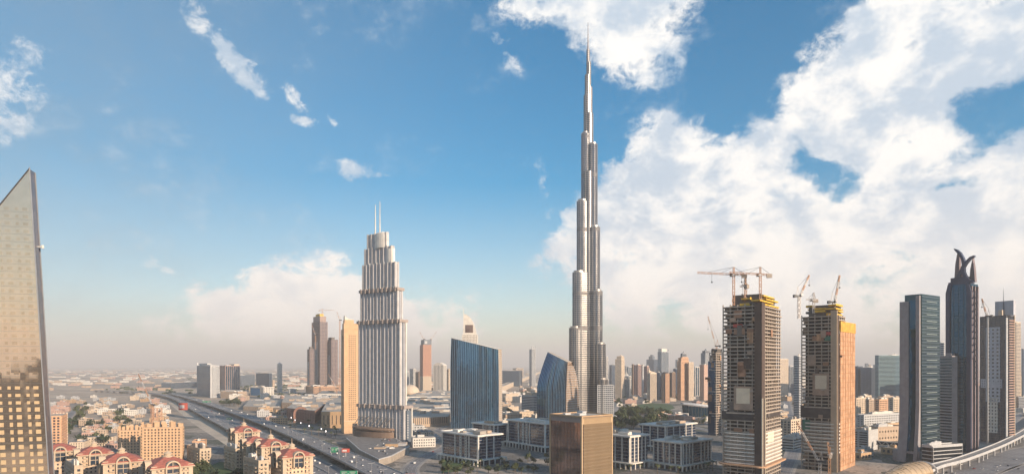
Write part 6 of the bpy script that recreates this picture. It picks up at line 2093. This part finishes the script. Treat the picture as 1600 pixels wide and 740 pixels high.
def place_low(zone, n, where, sizes, rot, group, pad=2, tone=None):
    for _ in range(n):
        for _t in range(25):
            px, py = pick(zone); p = gp(px, py)
            cand = [q for q in PV if q[2] in sizes and (tone is None or q[1] in tone)]
            pr = rs.choice(cand)
            if free(p.x, p.y, pr[3] * .8 + pad): break
        else: continue
        lab = '%s %s flat roofed building %s' % (('small', 'mid sized', 'large')[pr[2]], pr[1], where)
        rz = R(rot + rs.choice([0, 90]) + rs.uniform(-4, 4))
        if id(pr[0]) not in first_used:
            first_used.add(id(pr[0])); o = pr[0]; o['label'] = lab; o.location = p; o.rotation_euler = (0, 0, rz)
        else: o = copy_tree(pr[0], None, lab, p, rz)
        o['category'] = 'building'; o['group'] = group
        s = rs.uniform(.85, 1.2); o.scale = (s, s, rs.uniform(.8, 1.3))
        reg(p.x, p.y, pr[3] * .8 * s)
        NPLACED[0] += 1


place_low([(84, 700), (84, 640), (230, 638), (215, 665), (180, 700)], 34, 'in the villa quarter near the mirrored tower', (0, 1), 20, 'villas near the mirrored tower')
place_low([(78, 642), (78, 622), (230, 618), (260, 640)], 30, 'on the sandy flats beyond the villa quarter', (0, 1), 10, 'buildings on the sandy flats')
place_low([(290, 700), (262, 650), (250, 630), (230, 640), (240, 700)], 10, 'behind the peach apartment block', (0, 1), 30, 'buildings behind the peach block')
place_low([(345, 625), (480, 640), (480, 616), (400, 606)], 26, 'past the far side of the elevated highway', (0, 1, 2), 25, 'buildings past the highway')
place_low([(410, 665), (445, 668), (450, 645), (385, 640)], 9, 'between the highway and the mall plaza', (0, 1), 30, 'buildings by the mall plaza')
place_low([(630, 700), (690, 700), (700, 672), (632, 672)], 10, 'between the tall stepped tower and the curved road', (0, 1), 15, 'buildings by the curved road')
place_low([(780, 662), (845, 658), (842, 604), (780, 604)], 34, 'in the gap between the two blue glass towers', (0, 1, 2), 35, 'buildings between the blue glass towers', tone=('cream', 'sand coloured', 'pinkish', 'white'))
place_low([(948, 640), (1060, 626), (1120, 640), (1120, 612), (948, 612)], 30, 'around the park lawn', (0, 1), 12, 'villas around the park lawn', tone=('cream', 'white', 'pinkish'))
place_low([(1020, 662), (1108, 662), (1108, 645), (1030, 645)], 10, 'on the site before the dark ship like hall', (0, 1), 20, 'buildings before the dark hall')
place_low([(1215, 735), (1252, 735), (1250, 612), (1215, 612)], 16, 'in the gap between the unfinished towers', (0, 1), 25, 'buildings between the unfinished towers')
place_low([(1330, 720), (1405, 712), (1405, 622), (1330, 622)], 14, 'among the podiums left of the green tower', (0, 1), 30, 'buildings left of the green tower')
place_low([(1582, 670), (1640, 650), (1640, 606), (1582, 606)], 10, 'past the half clad tower', (0, 1, 2), 20, 'buildings past the half clad tower')
place_low([(700, 612), (780, 612), (780, 600), (700, 600)], 6, 'in the haze behind the blue glass towers', (1, 2), 20, 'buildings in the haze')
place_low([(1046, 614), (1420, 612), (1420, 597), (1046, 597)], 26, 'in the haze behind the unfinished towers', (1, 2), 20, 'hazy buildings behind the unfinished towers')
for q in PV:
    if id(q[0]) not in first_used:
        for ch in list(q[0].children): bpy.data.objects.remove(ch)
        bpy.data.objects.remove(q[0])

# --- distant hazy towers along the horizon to the right
hz_w = [(1118, 1340), (1334, 1400), (946, 1060)]
for k in range(16):
    a, b_ = hz_w[k % 3]; px = rs.uniform(a, b_); bs = rs.uniform(590, 597); wd = rs.uniform(4, 8)
    block('faint hazy tower %s on the right hand skyline' % ['behind the unfinished towers', 'behind the broad navy office block', 'behind the park cluster'][k % 3], px - wd / 2, px, px + wd / 2, bs, rs.uniform(560, 577), rs.uniform(20, 60), 'strips', rs.choice([SLATE, PALE, CREAM]), NAVYG,
          group='faint towers on the skyline', kit=0, bay=8, fh=12, seed=k)

# --- the far flats: thousands of buildings nobody could count
b = MB()
for k in range(4200):
    Y = 2900 + 15000 * rs.random() ** 1.6
    xx = rs.uniform(-1.0, .95) * Y
    if xx > -250 and Y < 3800 and rs.random() < .5: continue
    band = math.sin(Y * .004 + xx * .0007) + math.sin(xx * .0031 + Y * .0011)
    if band < (.35 if xx < -400 and Y < 6500 else -.1) and rs.random() < .8: continue
    if not free(xx, Y, 30): continue
    s = rs.uniform(12, 60) * (1 + Y / 20000); a = rs.uniform(12, 40)
    h_ = rs.uniform(5, 14) if rs.random() < .95 or xx < 0 else rs.uniform(15, 45)
    b.box(xx, Y, 0, xx + s, Y + a, h_, rs.choice([0, 0, 1, 2]))
o = b.build('distant_town', [WHITE, SAND, PINK]); o['kind'] = 'stuff'
b = MB()
for k in range(2600):
    Y = 2300 + 9000 * rs.random() ** 1.5; xx = rs.uniform(-1.0, .95) * Y
    if math.sin(Y * .0023 + 1) + math.sin(xx * .002 + Y * .001) < .2: continue
    if not free(xx, Y, 12): continue
    for q in range(3):
        x2, y2, r2 = xx + rs.uniform(-30, 30), Y + rs.uniform(-8, 8), rs.uniform(5, 10)
        b.loft([[(x2 + r2 * math.cos(a) * e * rs.uniform(.7, 1.2), y2 + r2 * math.sin(a) * e, z) for a in [t * 1.2566 for t in range(5)]] for e, z in ((.8, 0), (1, r2 * .4), (.35, r2 * .9))])
o = b.build('distant_scrub', FOL); o['kind'] = 'stuff'

# --- trees
def tree_proto(seed, hh, rad, m, palm=False):
    r_ = random.Random(seed)
    root = bpy.data.objects.new('palm_tree' if palm else 'tree', None); col.objects.link(root)
    b = MB()
    if palm:
        b.tube([(0, 0, 0), (.2, 0, hh * .5), (0, .1, hh)], .3, 6, radii=[.35, .22, .2]); b.build('trunk', BARK, root)
        b = MB()
        for k in range(14):
            a = k * .45 + r_.uniform(-.1, .1); el = r_.uniform(-.2, .7); P_ = Vector((0, .1, hh))
            for s in range(4):
                q = P_ + Vector((math.cos(a) * math.cos(el), math.sin(a) * math.cos(el), math.sin(el))) * (rad / 4)
                sd_ = Vector((-math.sin(a), math.cos(a), 0)) * (.55 if s < 3 else .2)
                b.face([P_ - sd_, P_ + sd_, q + sd_ * .8, q - sd_ * .8]); P_ = q; el -= .45
        b.build('crown', m, root)
        return root
    top = Vector((r_.uniform(-.4, .4), r_.uniform(-.4, .4), hh * .55))
    b.tube([(0, 0, 0), top * .6, top], .3, 6, radii=[.38, .28, .18])
    lobes = []
    for k in range(7):
        a = k * 2.4 + r_.uniform(-.4, .4); q = top + Vector((math.cos(a) * rad * .55, math.sin(a) * rad * .55, r_.uniform(.0, hh * .3)))
        b.bar(top * .8, q, .16, w2=.06); lobes.append((q, rad * r_.uniform(.38, .6)))
    lobes.append((top + Vector((0, 0, hh * .28)), rad * .55))
    b.build('trunk', BARK, root)
    b = MB()
    for q, lr in lobes:
        for k in range(26):
            u = Vector((r_.gauss(0, 1), r_.gauss(0, 1), r_.gauss(0, .8))).normalized() * lr * r_.uniform(.55, 1.05)
            p_ = q + u; s = r_.uniform(.45, 1.0)
            ax = Vector((r_.gauss(0, 1), r_.gauss(0, 1), r_.gauss(0, 1))).normalized(); bx_ = ax.cross(u.normalized()).normalized(); cx_ = ax
            b.face([p_ - bx_ * s, p_ - cx_ * s * .8, p_ + bx_ * s, p_ + cx_ * s * .7])
    b.build('crown', m, root)
    return root
TP = [tree_proto(1, 8, 3.8, FOL), tree_proto(2, 10, 4.6, FOL2), tree_proto(3, 6.5, 3.4, FOL), tree_proto(4, 9, 5.2, mat('dark foliage', (.03, .05, .028), var=.5, vscale=.3))]
PP = tree_proto(5, 9, 4.2, FOL2, True)
tused = set(); NT = [0]
def plant(px, py, lab, group, proto=None, s=None, tight=1.5):
    p = gp(px, py)
    if not free(p.x, p.y, tight): return
    pr = proto or rs.choice(TP)
    s = s or rs.uniform(.8, 1.35)
    if id(pr) not in tused:
        tused.add(id(pr)); o = pr; o.location = p; o.rotation_euler = (0, 0, rs.uniform(0, 6))
    else: o = copy_tree(pr, None, None, p, rs.uniform(0, 6))
    o['label'] = lab; o['category'] = 'tree'; o['group'] = group; o.scale = (s, s, s * rs.uniform(.85, 1.2)); NT[0] += 1
    reg(p.x, p.y, 1.0)


def grove(zone, n, lab, group, proto=None, s=None):
    for _ in range(n):
        px, py = pick(zone); plant(px, py, lab, group, proto, s and rs.uniform(*s))
grove([(948, 668), (955, 646), (1000, 641), (1048, 650), (1040, 664), (985, 672)], 170, 'dark leafy tree in the park grove behind the white framed offices', 'trees of the park grove', s=(1.2, 1.9))
grove([(1120, 668), (1060, 660), (1000, 652), (1070, 648), (1110, 655)], 12, 'leafy tree on the verge before the dark ship like hall', 'trees by the dark hall')
grove([(90, 700), (90, 660), (200, 650), (205, 680), (170, 705)], 40, 'leafy tree between the villas near the mirrored tower', 'trees of the villa quarter', s=(1.2, 2.0))
grove([(96, 682), (112, 640), (135, 632), (140, 640), (112, 684)], 20, 'leafy roadside tree along the canal like side road', 'trees along the side road', s=(1.5, 2.2))
grove([(290, 745), (300, 725), (400, 735), (395, 760), (300, 765)], 26, 'leafy garden tree between the cream apartment blocks', 'garden trees of the apartments', s=(1, 1.5))
grove([(690, 742), (690, 712), (722, 706), (740, 735), (800, 742)], 30, 'leafy tree on the verge below the nearest white framed office', 'trees below the white framed office', s=(.7, 1.1))
grove([(780, 742), (800, 715), (858, 712), (858, 742)], 16, 'leafy tree in the court left of the tan box office', 'trees left of the tan box', s=(.7, 1.0))
grove([(345, 634), (375, 636), (372, 629), (350, 628)], 12, 'leafy tree beside the far side of the elevated highway', 'trees past the highway', s=(1.6, 2.2))
grove([(780, 655), (845, 652), (842, 612), (780, 612)], 14, 'leafy tree in the gap between the blue glass towers', 'trees between the glass towers', s=(1, 1.8))
grove([(955, 640), (1060, 626), (1060, 616), (955, 618)], 22, 'leafy tree among the villas around the park lawn', 'trees around the lawn', s=(1.2, 1.8))
grove([(1345, 676), (1400, 672), (1400, 664), (1350, 662)], 12, 'leafy tree on the podium garden left of the green tower', 'trees left of the green tower', s=(.9, 1.3))
grove([(960, 742), (1130, 742), (1130, 734), (960, 736)], 16, 'palm tree in front of the white framed offices', 'palms before the offices', PP, (.8, 1.1))
grove([(700, 740), (780, 740), (790, 728), (745, 730)], 8, 'palm tree at the foot of the nearest white framed office', 'palms by the nearest office', PP, (.8, 1.1))
grove([(445, 672), (530, 690), (530, 674), (450, 660)], 18, 'palm tree in the mall plaza', 'palms in the mall plaza', PP, (1.0, 1.4))

# --- cars
def car_proto(m, van=False):
    root = bpy.data.objects.new('car', None); col.objects.link(root)
    b = MB(); hh = 1.9 if van else 1.0
    prof = [(-2.3, .3), (2.3, .3), (2.35, .75), (1.5, .95), (-1.9, 1.0), (-2.35, .8)] if not van else [(-2.5, .35), (2.5, .35), (2.55, 1.1), (2.0, 1.95), (-2.5, 2.0)]
    b.loft([[(x, y, z) for x, z in prof] for y in (.9, -.9)]); b.build('body', m, root)
    if not van:
        b = MB(); b.loft([[(x, y * .98, z) for x, z in [(1.1, .94), (.5, 1.42), (-1.1, 1.45), (-1.8, .97)]] for y in (.8, -.8)]); b.build('cabin', DARKG, root)
    b = MB()
    for x in (-1.45, 1.45): b.tube([(x, -.93, .34), (x, .93, .34)], .34, 10)
    b.build('axle_wheels', DARKM, root)
    return root
CP = [(car_proto(mat('white car paint', (.75, .75, .74), rough=.25, coat=.5, var=0)), 'white car'), (car_proto(mat('silver car paint', (.45, .46, .47), rough=.25, metal=.4, var=0)), 'silver car'),
      (car_proto(mat('black car paint', (.02, .02, .022), rough=.2, coat=.5, var=0)), 'black car'), (car_proto(mat('red car paint', (.35, .03, .02), rough=.25, coat=.5, var=0)), 'red car'),
      (car_proto(mat('white van paint', (.78, .76, .72), rough=.4, var=0), True), 'white van')]
WT = [6, 3, 2, 1, 2]
cused = set()
def car(p, rz, where, group):
    i = rs.choices(range(5), WT)[0]; pr, nm = CP[i]
    if i not in cused: cused.add(i); o = pr; o.location = p; o.rotation_euler = (0, 0, rz)
    else: o = copy_tree(pr, None, None, p, rz)
    o['label'] = '%s %s' % (nm, where); o['category'] = 'van' if 'van' in nm else 'car'; o['group'] = group
def traffic(P, W, z, lanes, n, where, group, i0=0, i1=None, dens=None):
    i1 = i1 or len(P) - 1; done = []
    for _ in range(n * 4):
        if len(done) >= n: break
        f = rs.uniform(i0, i1 - .01); i = int(f); t = f - i
        p = P[i].lerp(P[i + 1], t); d = (P[i + 1] - P[i]).normalized(); w = W[i] * (1 - t) + W[i + 1] * t - 4
        k = rs.randrange(lanes); o = -w / 2 + w * (k + .5) / lanes
        q = p + Vector((d.y, -d.x, 0)) * o; q.z = p.z + z
        if any((q - e).length < 7 and abs(k - kk) < 1 for e, kk in done): continue
        done.append((q, k)); car(q, math.atan2(d.y, d.x) + (math.pi if k < lanes / 2 else 0), where, group)
traffic(*FLY_A, .03, 7, 62, 'driving on the wide elevated highway', 'cars on the wide elevated highway', 7, 40)
traffic(*FLY_B, .03, 4, 26, 'driving on the narrower elevated highway', 'cars on the narrower elevated highway', 7, 44)
traffic(*GR_A, .05, 8, 70, 'in the ground level lanes between the elevated highways', 'cars between the elevated highways', 2, 26)
traffic(*GR_B, .05, 3, 10, 'on the curved road below the mall', 'cars on the curved road', 4)
traffic(*GR_F, .05, 6, 22, 'on the lanes beside the metro viaduct', 'cars beside the viaduct', 4)
traffic(*GR_G, .05, 6, 8, 'on the outer lanes at the lower corner', 'cars on the outer lanes', 2)
def lot(zone, n, where, group, rot):
    for _ in range(n):
        px, py = pick(zone); p = gp(px, py)
        if free(p.x, p.y, 3): reg(p.x, p.y, 1.5); car(Vector((p.x, p.y, .03)), R(rot), where, group)
lot([(632, 705), (690, 692), (696, 676), (634, 680)], 26, 'parked beside the curved road below the mall', 'cars parked by the curved road', 30)
lot([(1590, 690), (1600, 660), (1640, 650), (1640, 690)], 8, 'parked past the half clad tower', 'cars parked past the half clad tower', 20)
for _ in range(30):
    q0 = POD[1].lerp(POD[4], rs.random()).lerp(POD[2].lerp(POD[5], rs.random()), rs.random()); car(Vector((q0.x, q0.y, 8.72)), R(rs.choice([30, 120])), 'parked on the walled podium deck', 'cars parked on the podium deck')
print('placed', NPLACED[0], NT[0], len(bpy.data.objects))
